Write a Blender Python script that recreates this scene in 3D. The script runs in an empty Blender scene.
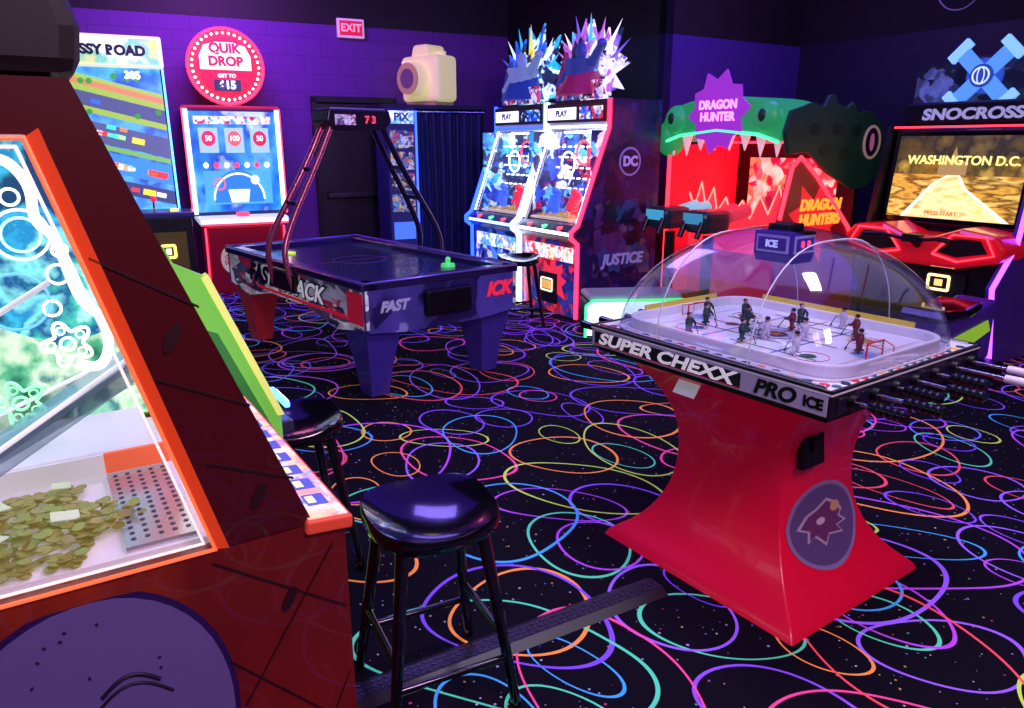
import bpy, bmesh, math, random
from mathutils import Vector, Matrix, Euler
random.seed(11)
sc=bpy.context.scene
try:
    sc.view_settings.view_transform='Standard'
except Exception: pass
COL=sc.collection
R=math.radians
# ------------------------------------------------------------ materials
def lin(h):
    if isinstance(h,str):
        h=h.lstrip('#'); c=[int(h[i:i+2],16)/255 for i in (0,2,4)]
        return tuple((x/12.92 if x<=.04045 else ((x+.055)/1.055)**2.4) for x in c)+(1,)
    return tuple(h)+((1,) if len(h)==3 else ())
MC={}
def M(col,rough=.5,metal=0,es=0,ec=None,coat=0,spec=.5):
    k=(col,rough,metal,es,ec,coat,spec)
    if k in MC: return MC[k]
    m=bpy.data.materials.new('mat_%s_%d'%(str(col).strip('#'),len(MC))); m.use_nodes=True
    b=m.node_tree.nodes['Principled BSDF']
    b.inputs['Base Color'].default_value=lin(col)
    b.inputs['Roughness'].default_value=rough
    b.inputs['Metallic'].default_value=metal
    b.inputs['Coat Weight'].default_value=coat
    b.inputs['Specular IOR Level'].default_value=spec
    if es>0:
        b.inputs['Emission Color'].default_value=lin(ec or col)
        b.inputs['Emission Strength'].default_value=es
    MC[k]=m; return m
def E(col,s=1.0): return M(col,.4,0,s,col)
def glass(tint='#ffffff',base=.05,amt=.5,blend=.25,rough=.04):
    k=('glass',tint,base,amt,blend,rough)
    if k in MC: return MC[k]
    m=bpy.data.materials.new('mat_clear_plastic_%d'%len(MC)); m.use_nodes=True
    nt=m.node_tree; nt.nodes.clear()
    o=nt.nodes.new('ShaderNodeOutputMaterial'); mx=nt.nodes.new('ShaderNodeMixShader')
    t=nt.nodes.new('ShaderNodeBsdfTransparent'); g=nt.nodes.new('ShaderNodeBsdfGlossy')
    g.inputs['Roughness'].default_value=rough
    t.inputs['Color'].default_value=lin(tint)
    lw=nt.nodes.new('ShaderNodeLayerWeight'); lw.inputs['Blend'].default_value=blend
    ma=nt.nodes.new('ShaderNodeMath'); ma.operation='MULTIPLY_ADD'
    ma.inputs[1].default_value=amt; ma.inputs[2].default_value=base
    nt.links.new(lw.outputs['Facing'],ma.inputs[0]); nt.links.new(ma.outputs[0],mx.inputs[0])
    nt.links.new(t.outputs[0],mx.inputs[1]); nt.links.new(g.outputs[0],mx.inputs[2])
    nt.links.new(mx.outputs[0],o.inputs[0]); MC[k]=m; return m
def art(cols,scale=6,es=1.0,kind='v',rough=.3,stretch=(1,1,1),seed=0,lo=.45,coat=0):
    k=('art',tuple(cols),scale,es,kind,rough,stretch,seed,lo,coat)
    if k in MC: return MC[k]
    m=bpy.data.materials.new('mat_artwork_%d'%len(MC)); m.use_nodes=True
    nt=m.node_tree; b=nt.nodes['Principled BSDF']; L=nt.links.new
    b.inputs['Coat Weight'].default_value=coat
    tc=nt.nodes.new('ShaderNodeTexCoord'); mp=nt.nodes.new('ShaderNodeMapping')
    mp.inputs['Scale'].default_value=stretch; mp.inputs['Location'].default_value=(seed*3.1,seed*1.7,seed*2.3)
    L(tc.outputs['Object'],mp.inputs[0])
    def ramp(const):
        cr=nt.nodes.new('ShaderNodeValToRGB'); cr.color_ramp.interpolation='CONSTANT' if const else 'LINEAR'
        e=cr.color_ramp.elements
        while len(e)<len(cols): e.new(.5)
        for i,c in enumerate(cols):
            e[i].position=i/len(cols) if const else i/(len(cols)-1)
            e[i].color=lin(c)
        return cr
    n=nt.nodes.new('ShaderNodeTexNoise'); n.inputs['Scale'].default_value=scale*.7; n.inputs['Detail'].default_value=4
    L(mp.outputs[0],n.inputs[0])
    if kind=='v':
        outs=[]
        for s_,mf in ((scale,.18),(scale*2.6,.06)):
            v=nt.nodes.new('ShaderNodeTexVoronoi'); v.inputs['Scale'].default_value=s_
            mix=nt.nodes.new('ShaderNodeMixRGB'); mix.inputs[0].default_value=mf
            L(mp.outputs[0],mix.inputs[1]); L(n.outputs['Color'],mix.inputs[2]); L(mix.outputs[0],v.inputs['Vector'])
            sp=nt.nodes.new('ShaderNodeSeparateColor'); L(v.outputs['Color'],sp.inputs[0])
            cr=ramp(True); L(sp.outputs[0],cr.inputs[0]); outs.append(cr.outputs[0])
        n2=nt.nodes.new('ShaderNodeTexNoise'); n2.inputs['Scale'].default_value=scale*1.3; n2.inputs['Detail'].default_value=2
        L(mp.outputs[0],n2.inputs[0]); mr=nt.nodes.new('ShaderNodeMapRange'); mr.inputs[1].default_value=.50; mr.inputs[2].default_value=.58
        L(n2.outputs[0],mr.inputs[0])
        mx=nt.nodes.new('ShaderNodeMixRGB'); L(mr.outputs[0],mx.inputs[0]); L(outs[0],mx.inputs[1]); L(outs[1],mx.inputs[2])
        n3=nt.nodes.new('ShaderNodeTexNoise'); n3.inputs['Scale'].default_value=scale*1.8; n3.inputs['Detail'].default_value=2; L(mp.outputs[0],n3.inputs[0])
        mr3=nt.nodes.new('ShaderNodeMapRange'); mr3.inputs[1].default_value=.35; mr3.inputs[2].default_value=.6; mr3.inputs[3].default_value=lo; L(n3.outputs[0],mr3.inputs[0])
        mu=nt.nodes.new('ShaderNodeMixRGB'); mu.blend_type='MULTIPLY'; mu.inputs[0].default_value=1; L(mx.outputs[0],mu.inputs[1]); L(mr3.outputs[0],mu.inputs[2]); out=mu.outputs[0]
    else:
        mr=nt.nodes.new('ShaderNodeMapRange'); mr.inputs[1].default_value=.3; mr.inputs[2].default_value=.7
        L(n.outputs[0],mr.inputs[0]); cr=ramp(False); L(mr.outputs[0],cr.inputs[0]); out=cr.outputs[0]
    L(out,b.inputs['Base Color']); b.inputs['Roughness'].default_value=rough
    if es>0:
        L(out,b.inputs['Emission Color']); b.inputs['Emission Strength'].default_value=es
    MC[k]=m; return m
# ------------------------------------------------------------ builders
class B:
    def __init__(s): s.bm=bmesh.new()
    def cone(s,p1,p2,r1,r2=None,seg=14):
        p1=Vector(p1);p2=Vector(p2);d=p2-p1
        bmesh.ops.create_cone(s.bm,cap_ends=True,segments=seg,radius1=r1,radius2=r1 if r2 is None else r2,depth=d.length,
            matrix=Matrix.Translation((p1+p2)/2)@d.to_track_quat('Z','Y').to_matrix().to_4x4()); return s
    def sph(s,c,r,sc=(1,1,1),seg=12):
        bmesh.ops.create_uvsphere(s.bm,u_segments=seg,v_segments=max(6,seg*2//3),radius=r,matrix=Matrix.Translation(c)@Matrix.Diagonal((*sc,1))); return s
    def box(s,c,size,rot=(0,0,0)):
        bmesh.ops.create_cube(s.bm,size=1,matrix=Matrix.Translation(c)@Euler([R(a) for a in rot]).to_matrix().to_4x4()@Matrix.Diagonal((*size,1))); return s
class Obj:
    def __init__(s,name,loc=(0,0,0),rz=0,parent=None,rot=None):
        s.e=bpy.data.objects.new(name,None); COL.objects.link(s.e); s.e.empty_display_size=.1
        s.e.location=loc; s.e.rotation_euler=rot and [R(a) for a in rot] or (0,0,R(rz))
        if parent: s.e.parent=parent.e
    def sub(s,name,loc,rot): return Obj(name,loc,0,s,rot)
    def _add(s,name,data):
        o=bpy.data.objects.new(name,data); COL.objects.link(o); o.parent=s.e; return o
    def mesh(s,name,v,f,mat,smooth=False,bevel=0,seg=2):
        me=bpy.data.meshes.new(name); me.from_pydata([tuple(x) for x in v],[],f); me.update()
        bm=bmesh.new(); bm.from_mesh(me); bmesh.ops.recalc_face_normals(bm,faces=bm.faces); bm.to_mesh(me); bm.free()
        me.materials.append(mat)
        if smooth:
            for p in me.polygons: p.use_smooth=True
            try: me.set_sharp_from_angle(angle=R(42))
            except Exception: pass
        o=s._add(name,me)
        if bevel:
            b=o.modifiers.new('bev','BEVEL'); b.width=bevel; b.segments=seg; b.limit_method='ANGLE'
        return o
    def bm(s,name,b,mat,smooth=False):
        me=bpy.data.meshes.new(name); b.bm.to_mesh(me); b.bm.free(); me.materials.append(mat)
        if smooth:
            for p in me.polygons: p.use_smooth=True
            try: me.set_sharp_from_angle(angle=R(40))
            except Exception: pass
        return s._add(name,me)
    def box(s,name,c,size,mat,bevel=0,rot=(0,0,0)):
        o=s.bm(name,B().box((0,0,0),size),mat)
        o.location=c; o.rotation_euler=[R(a) for a in rot]
        if bevel:
            b=o.modifiers.new('bev','BEVEL'); b.width=bevel; b.segments=3; b.limit_method='ANGLE'
        return o
    def cyl(s,name,p1,p2,r,mat,r2=None,seg=32): return s.bm(name,B().cone(p1,p2,r,r2,seg),mat,True)
    def sph(s,name,c,r,mat,sc=(1,1,1),seg=24): return s.bm(name,B().sph(c,r,sc,seg),mat,True)
    def tube(s,name,pts,r,mat,cyc=False,smooth=False):
        cu=bpy.data.curves.new(name,'CURVE'); cu.dimensions='3D'; cu.bevel_depth=r; cu.bevel_resolution=3; cu.use_fill_caps=True
        sp=cu.splines.new('NURBS' if smooth else 'POLY'); sp.points.add(len(pts)-1)
        for i,p in enumerate(pts): sp.points[i].co=(*p,1)
        sp.use_cyclic_u=cyc
        if smooth: sp.order_u=3; sp.use_endpoint_u=not cyc
        cu.materials.append(mat); return s._add(name,cu)
    def prism(s,name,pts,plane,a,b,mat,bevel=0,smooth=False):
        f={'XZ':lambda p,t:(p[0],t,p[1]),'YZ':lambda p,t:(t,p[0],p[1]),'XY':lambda p,t:(p[0],p[1],t)}[plane]
        n=len(pts); v=[f(p,a) for p in pts]+[f(p,b) for p in pts]
        F=[list(range(n)),list(range(2*n-1,n-1,-1))]+[[i,(i+1)%n,n+(i+1)%n,n+i] for i in range(n)]
        return s.mesh(name,v,F,mat,smooth,bevel)
    def loft(s,name,rings,mat,smooth=True,cap=True,bevel=0):
        n=len(rings[0]); v=[p for r in rings for p in r]; F=[]
        for k in range(len(rings)-1):
            for i in range(n):
                F.append([k*n+i,k*n+(i+1)%n,(k+1)*n+(i+1)%n,(k+1)*n+i])
        if cap: F+= [list(range(n)),list(range((len(rings)-1)*n,len(rings)*n))]
        return s.mesh(name,v,F,mat,smooth,bevel)
    def fp(s,name,pts,y,mat):
        return s.mesh(name,[(p[0],y,p[1]) for p in pts],[list(range(len(pts)))],mat)
    def sp(s,name,pts,x,mat):
        return s.mesh(name,[(x,p[0],p[1]) for p in pts],[list(range(len(pts)))],mat)
    def tp(s,name,pts,z,mat):
        return s.mesh(name,[(p[0],p[1],z) for p in pts],[list(range(len(pts)))],mat)
    def text(s,name,t,c,size,mat,rot=(90,0,0),bold=.02,ext=.002,shear=0,sx=1):
        cu=bpy.data.curves.new(name,'FONT'); cu.body=t; cu.size=size; cu.align_x='CENTER'; cu.align_y='CENTER'
        cu.extrude=ext; cu.offset=bold*size; cu.shear=shear; cu.materials.append(mat)
        o=s._add(name,cu); o.location=c; o.rotation_euler=[R(a) for a in rot]; o.scale=(sx,1,1); return o
def circ(cx,cy,r,n=32,ry=None,a0=0): return [(cx+r*math.cos(a0+2*math.pi*i/n),cy+(ry or r)*math.sin(a0+2*math.pi*i/n)) for i in range(n)]
def star(cx,cy,r1,r2,n,jit=0,rnd=None):
    rnd=rnd or random; P=[]
    for i in range(2*n):
        r=(r1 if i%2==0 else r2)*(1+jit*(rnd.random()-.5)); a=math.pi*i/n+.1
        P.append((cx+r*math.cos(a),cy+r*math.sin(a)))
    return P
def rr(hx,hy,r,n=4):
    P=[]
    for cx,cy,a in ((hx-r,hy-r,0),(-hx+r,hy-r,90),(-hx+r,-hy+r,180),(hx-r,-hy+r,270)):
        for i in range(n+1):
            t=R(a+90*i/n); P.append((cx+r*math.cos(t),cy+r*math.sin(t)))
    return P
def rect(x0,z0,x1,z1): return [(x0,z0),(x1,z0),(x1,z1),(x0,z1)]
BLK=M('#08080c',.35); BLKG=M('#07070b',.12,coat=.5); CHR=M('#c8c8d0',.2,1); WHT=M('#f0f0f4',.35)
# ------------------------------------------------------------ carpet
def carpet():
    m=bpy.data.materials.new('mat_neon_carpet'); m.use_nodes=True; nt=m.node_tree; L=nt.links.new
    b=nt.nodes['Principled BSDF']
    def N(t,**k):
        n=nt.nodes.new(t)
        for a,v in k.items(): setattr(n,a,v)
        return n
    def vm(op,a,bb=None):
        n=N('ShaderNodeVectorMath',operation=op)
        for i,x in enumerate((a,bb)):
            if x is None: continue
            if isinstance(x,tuple): n.inputs[i].default_value=x
            else: L(x,n.inputs[i])
        return n.outputs['Value'] if op=='LENGTH' else n.outputs[0]
    def ma(op,a,bb=0,c=0):
        n=N('ShaderNodeMath',operation=op)
        for i,x in enumerate((a,bb,c)):
            if isinstance(x,(int,float)): n.inputs[i].default_value=x
            else: L(x,n.inputs[i])
        return n.outputs[0]
    tc=N('ShaderNodeTexCoord'); nz=N('ShaderNodeTexNoise'); nz.inputs['Scale'].default_value=1.3; nz.inputs['Detail'].default_value=0
    L(tc.outputs['Object'],nz.inputs[0])
    d=vm('MULTIPLY',vm('SUBTRACT',nz.outputs['Color'],(.5,.5,.5)),(.26,.26,0))
    P=vm('ADD',tc.outputs['Object'],d)
    base=N('ShaderNodeRGB'); base.outputs[0].default_value=lin('#0b0816'); cur=base.outputs[0]
    pal=['#8a50f0','#f04898','#50d0a8','#7040e8','#f09048','#6068f0','#b8d858','#b048e8','#9460f8','#40a0e8','#e84c60','#7a4ce0']
    for sc_,th in ((30,.09),(19,.07)):
        v=N('ShaderNodeTexVoronoi'); v.inputs['Scale'].default_value=sc_; L(tc.outputs['Object'],v.inputs[0])
        sp=N('ShaderNodeSeparateColor'); L(v.outputs['Color'],sp.inputs[0])
        mk=ma('LESS_THAN',v.outputs['Distance'],ma('MULTIPLY',sp.outputs[1],th*1.6))
        cr=N('ShaderNodeValToRGB'); cr.color_ramp.interpolation='CONSTANT'; e=cr.color_ramp.elements
        cc=['#9088c8','#a04078','#3c9488','#a08850','#5060b8','#a8a8c8']
        while len(e)<len(cc): e.new(.5)
        for i,c in enumerate(cc): e[i].position=i/len(cc); e[i].color=lin(c)
        L(sp.outputs[0],cr.inputs[0])
        mx=N('ShaderNodeMixRGB'); L(mk,mx.inputs[0]); L(cur,mx.inputs[1]); L(cr.outputs[0],mx.inputs[2]); cur=mx.outputs[0]
    for i,(cell,rot,w,pres) in enumerate(((.70,10,.0066,.85),(.52,52,.0058,.6),(.95,31,.0075,.9),(1.3,20,.007,.95),(.78,64,.0065,.8),(.44,40,.005,.4),(1.05,77,.0068,.8))):
        mp=N('ShaderNodeMapping'); mp.inputs['Rotation'].default_value=(0,0,R(rot)); mp.inputs['Scale'].default_value=(1/cell,1/cell,0); mp.inputs['Location'].default_value=(.37*i,.61*i+.2,0)
        L(P,mp.inputs[0]); p=mp.outputs[0]
        cellv=vm('FLOOR',p); f=vm('SUBTRACT',vm('FRACTION',p),(.5,.5,0))
        wn=N('ShaderNodeTexWhiteNoise',noise_dimensions='3D'); L(vm('ADD',cellv,(0,0,i+.5)),wn.inputs[0])
        wn2=N('ShaderNodeTexWhiteNoise',noise_dimensions='3D'); L(vm('ADD',cellv,(3,7,i+20.5)),wn2.inputs[0])
        sp=N('ShaderNodeSeparateColor'); L(wn.outputs['Color'],sp.inputs[0])
        off=N('ShaderNodeCombineXYZ'); L(ma('MULTIPLY_ADD',sp.outputs[1],.1,-.05),off.inputs[0]); L(ma('MULTIPLY_ADD',sp.outputs[2],.1,-.05),off.inputs[1])
        q=vm('SUBTRACT',f,off.outputs[0])
        sq=N('ShaderNodeCombineXYZ'); sq.inputs[0].default_value=1; L(ma('MULTIPLY_ADD',sp.outputs[2],.9,1.0),sq.inputs[1]); sq.inputs[2].default_value=0
        dd=vm('LENGTH',vm('MULTIPLY',q,sq.outputs[0]))
        r=ma('MULTIPLY_ADD',sp.outputs[0],.16,.27)
        mk=ma('MULTIPLY',ma('LESS_THAN',ma('ABSOLUTE',ma('SUBTRACT',dd,r)),w/cell),ma('LESS_THAN',wn2.outputs['Value'],pres))
        cr=N('ShaderNodeValToRGB'); cr.color_ramp.interpolation='CONSTANT'; e=cr.color_ramp.elements
        while len(e)<len(pal): e.new(.5)
        for j,c in enumerate(pal): e[j].position=j/len(pal); e[j].color=lin(pal[(j*5+i)%len(pal)])
        L(wn.outputs['Value'],cr.inputs[0])
        mx=N('ShaderNodeMixRGB'); L(mk,mx.inputs[0]); L(cur,mx.inputs[1]); L(cr.outputs[0],mx.inputs[2]); cur=mx.outputs[0]
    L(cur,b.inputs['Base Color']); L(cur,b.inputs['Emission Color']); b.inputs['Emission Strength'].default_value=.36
    b.inputs['Roughness'].default_value=.95; b.inputs['Specular IOR Level'].default_value=.1
    return m
def blockwall(c1,c2,bump=.4):
    m=bpy.data.materials.new('mat_painted_block'); m.use_nodes=True; nt=m.node_tree; L=nt.links.new; b=nt.nodes['Principled BSDF']
    tc=nt.nodes.new('ShaderNodeTexCoord'); s=nt.nodes.new('ShaderNodeSeparateXYZ'); c=nt.nodes.new('ShaderNodeCombineXYZ')
    L(tc.outputs['Object'],s.inputs[0]); L(s.outputs[0],c.inputs[0]); L(s.outputs[2],c.inputs[1])
    br=nt.nodes.new('ShaderNodeTexBrick'); br.inputs['Scale'].default_value=1; br.inputs['Brick Width'].default_value=.4; br.inputs['Row Height'].default_value=.2
    br.inputs['Mortar Size'].default_value=.005; br.inputs['Mortar Smooth'].default_value=.5
    br.inputs['Color1'].default_value=lin(c1); br.inputs['Color2'].default_value=lin(c1); br.inputs['Mortar'].default_value=lin(c2)
    L(c.outputs[0],br.inputs[0]); L(br.outputs[0],b.inputs['Base Color'])
    bp=nt.nodes.new('ShaderNodeBump'); bp.inputs['Strength'].default_value=bump; bp.invert=True; L(br.outputs['Fac'],bp.inputs['Height']); L(bp.outputs[0],b.inputs['Normal'])
    b.inputs['Roughness'].default_value=.6; return m
def siding():
    m=bpy.data.materials.new('mat_dark_siding'); m.use_nodes=True; nt=m.node_tree; L=nt.links.new; b=nt.nodes['Principled BSDF']
    tc=nt.nodes.new('ShaderNodeTexCoord'); w=nt.nodes.new('ShaderNodeTexWave'); w.bands_direction='Z'; w.inputs['Scale'].default_value=3
    L(tc.outputs['Object'],w.inputs[0]); bp=nt.nodes.new('ShaderNodeBump'); bp.inputs['Strength'].default_value=.5; L(w.outputs[0],bp.inputs['Height']); L(bp.outputs[0],b.inputs['Normal'])
    b.inputs['Base Color'].default_value=lin('#040406'); b.inputs['Roughness'].default_value=.6; return m
# ------------------------------------------------------------ room
TH=32; e1=Vector((math.cos(R(TH)),math.sin(R(TH)))); e2=Vector((-math.sin(R(TH)),math.cos(R(TH))))
TB=26; eb=Vector((math.cos(R(TB)),math.sin(R(TB))))
def isect(p,d,q,e):
    den=d.x*e.y-d.y*e.x; w=q-p; return p+d*((w.x*e.y-w.y*e.x)/den)
P0=Vector((-1.95,9.5)); LW=Vector((-1.52,.68)); C1=Vector((1.52,7.9)); 
C2=C1+e1*2.05
cLB=isect(P0,eb,LW,e2); cBox=isect(P0,eb,C1,e2); cFL=LW-e2*3.2; cFR=isect(cFL,e1,C2,e2)
SID=siding(); PUR=blockwall('#5c2488','#48186c',.3); NAVY=M('#121028',.6); BOXM=M('#3a2874',.55)
def wall(name,a,b,z0,z1,mat,t=.1):
    a=Vector(a);b=Vector(b);d=b-a; L_=d.length; ang=math.atan2(d.y,d.x)
    me=bpy.data.meshes.new(name); bm=bmesh.new()
    bmesh.ops.create_cube(bm,size=1,matrix=Matrix.Translation((L_/2,t/2,(z0+z1)/2))@Matrix.Diagonal((L_,t,z1-z0,1))); bm.to_mesh(me); bm.free()
    me.materials.append(mat); o=bpy.data.objects.new(name,me); COL.objects.link(o); o.location=(a.x,a.y,0); o.rotation_euler=(0,0,ang); return o
wall('wall_back',cLB,cBox,0,2.95,PUR)
wall('wall_back_upper',cLB,cBox,2.95,3.8,SID,.12)
wall('wall_alcove',cBox,C1,0,2.66,NAVY)
wall('wall_alcove_upper',cBox,C1,2.66,3.8,SID,.1)
wall('wall_partition',C1,C2,0,2.66,BOXM)
wall('wall_partition_upper',C1,C2,2.66,3.8,M('#020203',.8))
wall('wall_right',C2,cFR,0,2.66,NAVY)
wall('wall_right_upper',C2,cFR,2.66,3.8,M('#020203',.8))
wall('wall_left',cFL,cLB,0,3.8,NAVY)
wall('wall_front',cFR,cFL,0,3.8,NAVY)
def slab(name,z,mat,flip=False):
    pts=[cFL-e1*.2-e2*.2,cFR+e1*.2-e2*.2,C2+e1*.2+e2*3,cLB-e1*.2+e2*.6]
    me=bpy.data.meshes.new(name); z2=z+(.08 if flip else -.08)
    v=[(p.x,p.y,z) for p in pts]+[(p.x,p.y,z2) for p in pts]
    me.from_pydata(v,[],[(0,1,2,3),(7,6,5,4)]+[(i,(i+1)%4,4+(i+1)%4,4+i) for i in range(4)]); me.materials.append(mat)
    o=bpy.data.objects.new(name,me); COL.objects.link(o)
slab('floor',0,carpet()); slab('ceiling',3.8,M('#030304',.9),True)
def onback(u,off=0):
    p=P0+eb*u; n=Vector((eb.y,-eb.x)); return (p.x+n.x*off,p.y+n.y*off)
x,y=onback(0.02,.01)
D=Obj('door_1',(x,y,0),TB)
D.box('door_leaf',(0,-.02,1.04),(.92,.04,2.06),M('#161322',.4),.004)
for i,(c,s) in enumerate((((-.49,-.02,1.07),(.06,.08,2.14)),((.49,-.02,1.07),(.06,.08,2.14)),((0,-.02,2.12),(1.04,.08,.07)))): D.box('frame_%d'%i,c,s,M('#0a0812',.4),.004)
D.box('panic_bar',(0,-.09,1.0),(.8,.04,.06),M('#555560',.3,.9),.01)
D.box('bar_bracket_l',(-.36,-.06,1.0),(.08,.05,.09),M('#333338',.3,.9),.005)
D.box('bar_bracket_r',(.36,-.06,1.0),(.08,.05,.09),M('#333338',.3,.9),.005)
x,y=onback(.02,.02)
X=Obj('exit_sign',(x,y,2.92),TB)
X.box('housing',(0,-.03,0),(.32,.05,.21),M('#e0c0d8',.4,0,.35),.008)
X.box('face',(0,-.058,0),(.27,.006,.16),E('#b01830',1.0))
X.text('letters','EXIT',(0,-.064,0),.12,E('#ff7890',1.8),bold=.02)
# ------------------------------------------------------------ bubble hockey
H=Obj('bubble_hockey_table',(.993,2.705,0),35.5)
prof=[(0,.41,.46),(.015,.41,.46),(.035,.385,.435),(.07,.345,.39),(.12,.305,.34),(.19,.268,.295),(.27,.242,.262),(.36,.228,.245),(.46,.226,.24),(.56,.24,.252),(.64,.27,.28),(.71,.31,.325),(.77,.355,.375),(.82,.40,.43)]
def py(z,k=2):
    for a,b in zip(prof,prof[1:]):
        if a[0]<=z<=b[0]: return a[k]+(b[k]-a[k])*(z-a[0])/(b[0]-a[0])
    return prof[-1][k]
def smoothprof(n=40):
    out=[]
    for i in range(n+1):
        z=.82*i/n
        f=lambda k:sum(py(min(.82,max(0,z+d*.02)),k)*w for d,w in ((-1,.25),(0,.5),(1,.25)))
        out.append((z,f(1),f(2)))
    return out
REDP=M('#ee0a3a',.38,0,.07,'#f00840',coat=.25)  # faint glow put into the red paint to lift the pedestal
H.loft('pedestal',[[(p[0],p[1],z) for p in rr(hx,hy,.008,2)] for z,hx,hy in smoothprof()],REDP)
H.box('under_frame',(0,0,.825),(.88,1.0,.03),BLK)
H.box('cabinet_band',(0,0,.867),(.92,1.04,.072),M('#14141c',.3),.006)
H.box('deck',(0,0,.905),(.925,1.045,.012),M('#e2e2f0',.25,0,.05,coat=.3),.004)
for i,(c,s) in enumerate((((-.457,0,.912),(.012,1.045,.008)),((.457,0,.912),(.012,1.045,.008)),((0,-.517,.912),(.925,.012,.008)),((0,.517,.912),(.925,.012,.008)))): H.box('rim_edge_%d'%i,c,s,BLK)
H.box('label_light',(-.4615,0,.867),(.003,1.02,.062),M('#a8a2c4',.3,0,.06))
H.box('label_dark',(-.462,.145,.867),(.004,.70,.052),M('#1a1a22',.3))
H.box('label_red_edge',(-.4625,.145,.843),(.004,.70,.004),M('#b02040',.3,0,.2))
rs=(90,0,-90)
H.text('label_super','SUPER CHEXX',(-.4655,.15,.867),.062,M('#f4f4f8',.3,0,.3),rs,.03,.001,.25,sx=1.62)
H.text('label_pro','PRO',(-.4645,-.33,.867),.066,M('#0a0a10',.3),rs,.04,.001,.25,sx=1.15)
H.text('label_ice','ICE',(-.4645,-.465,.867),.045,M('#0a0a10',.3),rs,.05,.001)
H.box('label_end',(0,-.5215,.867),(.86,.003,.05),M('#1b1730',.3))
H.box('badge',(-(py(.77,1)+.004),.10,.745),(.004,.10,.07),M('#e8ecf6',.3,0,.2),0,(0,36,0))
H.box('badge_red',(-(py(.77,1)+.002),.10,.738),(.006,.085,.02),M('#d02030',.3),0,(0,36,0))
ice=[(p[0],p[1]) for p in rr(.355,.455,.12,8)]
H.tp('ice_surface',ice,.9125,M('#f0f2fc',.15,0,.1,coat=.5))  # slight glow in the ice colour stands in for bright light on it
def ringwall(o,name,pts,z0,z1,t,mat):
    n=len(pts); v=[(x,y,z) for z in (z0,z1) for x,y in pts]+[(x*(1+t),y*(1+t),z) for z in (z1,z0) for x,y in pts]; F=[]
    for k in range(3):
        for i in range(n): F.append([k*n+i,k*n+(i+1)%n,(k+1)*n+(i+1)%n,(k+1)*n+i])
    return o.mesh(name,v,F,mat)
ringwall(H,'boards',ice,.9125,.945,.03,M('#e8eaf4',.3,0,.05))
ringwall(H,'board_cap',ice,.945,.950,.03,M('#f8f8ff',.3,0,.1))
H.box('board_yellow_strip',(.366,0,.960),(.006,.66,.020),M('#e0cc48',.4,0,.15)); H.box('board_yellow_strip_far',(0,.466,.960),(.44,.006,.020),M('#e0cc48',.4,0,.15))
H.box('dome_track_l',(-.438,0,.914),(.01,.98,.01),CHR); H.box('dome_track_r',(.438,0,.914),(.01,.98,.01),CHR)
red=M('#c81e3c',.3); blu=M('#2a4fb0',.3)
H.tp('center_line',rect(-.34,-.004,.34,.004),.9135,red)
for s in (-1,1):
    H.tp('blue_line_%d'%s,rect(-.34,s*.15-.004,.34,s*.15+.004),.9135,blu)
    H.tp('goal_line_%d'%s,rect(-.33,s*.37-.0015,.33,s*.37+.0015),.9135,red)
    for t in (-1,1):
        H.tube('faceoff_ring_%d_%d'%(s,t),[(a,b,.9137) for a,b in circ(t*.17,s*.26,.06,24)],.001,red,True)
    H.tp('crease_%d'%s,circ(0,s*.36,.05,20),.9134,M('#8fb4e8',.3))
H.tube('center_ring',[(a,b,.9137) for a,b in circ(0,0,.075,28)],.0012,blu,True)
H.tp('center_emblem',circ(0,0,.045,24),.9138,M('#1f3f6a',.3)); H.tp('center_emblem_star',star(0,0,.035,.015,5),.9142,M('#f0c030',.3))
for i,(ex,ey,c) in enumerate(((-.16,.24,'#284888'),(.17,.27,'#a02038'),(-.17,-.25,'#206848'),(.17,-.26,'#c87830'),(0,.2,'#702848'))): H.tp('ice_logo_%d'%i,circ(ex,ey,.028,18),.9136,M(c,.3))
b=B()
for x0,y0,x1,y1 in ((-.2,-.3,-.2,.05),(.2,-.3,.2,.05),(-.1,-.1,-.1,.3),(.1,-.1,.1,.3),(0,-.25,0,-.05),(0,.05,0,.28),(-.28,-.1,-.28,.25),(.28,-.2,.28,.2)):
    b.box(((x0+x1)/2,(y0+y1)/2,.9138),(.004,y1-y0,.001))
H.bm('rod_slots',b,M('#303040',.5))
cols=['#c8102e','#003e7e','#ffb81c','#154734','#f47a38','#111111','#6f263d','#006d75','#041e42','#ce1126']
for ci,c in enumerate(cols):
    b=B()
    for i in range(34):
        if i%len(cols)!=ci: continue
        if i<17: b.cone((-.405,-.46+i*.057,.911),(-.405,-.46+i*.057,.9135),.016,seg=14)
        else: b.cone((-.39+(i-17)*.048,-.49,.911),(-.39+(i-17)*.048,-.49,.9135),.014,seg=14)
    for i in range(30):
        if (i*7)%len(cols)!=ci: continue
        b.box((-.358,-.34+i*.023,.93),(.003,.016,.02)); b.box((.360,-.34+i*.023,.93),(.003,.016,.02))
    H.bm('team_logos_%d'%ci,b,M(c,.4))
for s in (-1,1):
    y=s*.385
    H.tube('goal_frame_%d'%s,[(-.05,y,.913),(-.05,y,.965),(.05,y,.965),(.05,y,.913)],.0035,M('#e01030',.3))
    H.tube('goal_back_%d'%s,[(-.05,y,.965),(-.035,y+s*.045,.955),(-.035,y+s*.045,.915),(.035,y+s*.045,.915),(.035,y+s*.045,.955),(.05,y,.965)],.002,M('#e01030',.3))
    b=B()
    for i in range(7): b.cone((-.035+i*.0117,y+s*.045,.915),(-.045+i*.015,y,.965),.0008,seg=5)
    for i in range(4): b.cone((-.035,y+s*.045,.918+i*.012),(.035,y+s*.045,.918+i*.012),.0008,seg=5)
    H.bm('goal_net_%d'%s,b,M('#ffffff',.6))
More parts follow.
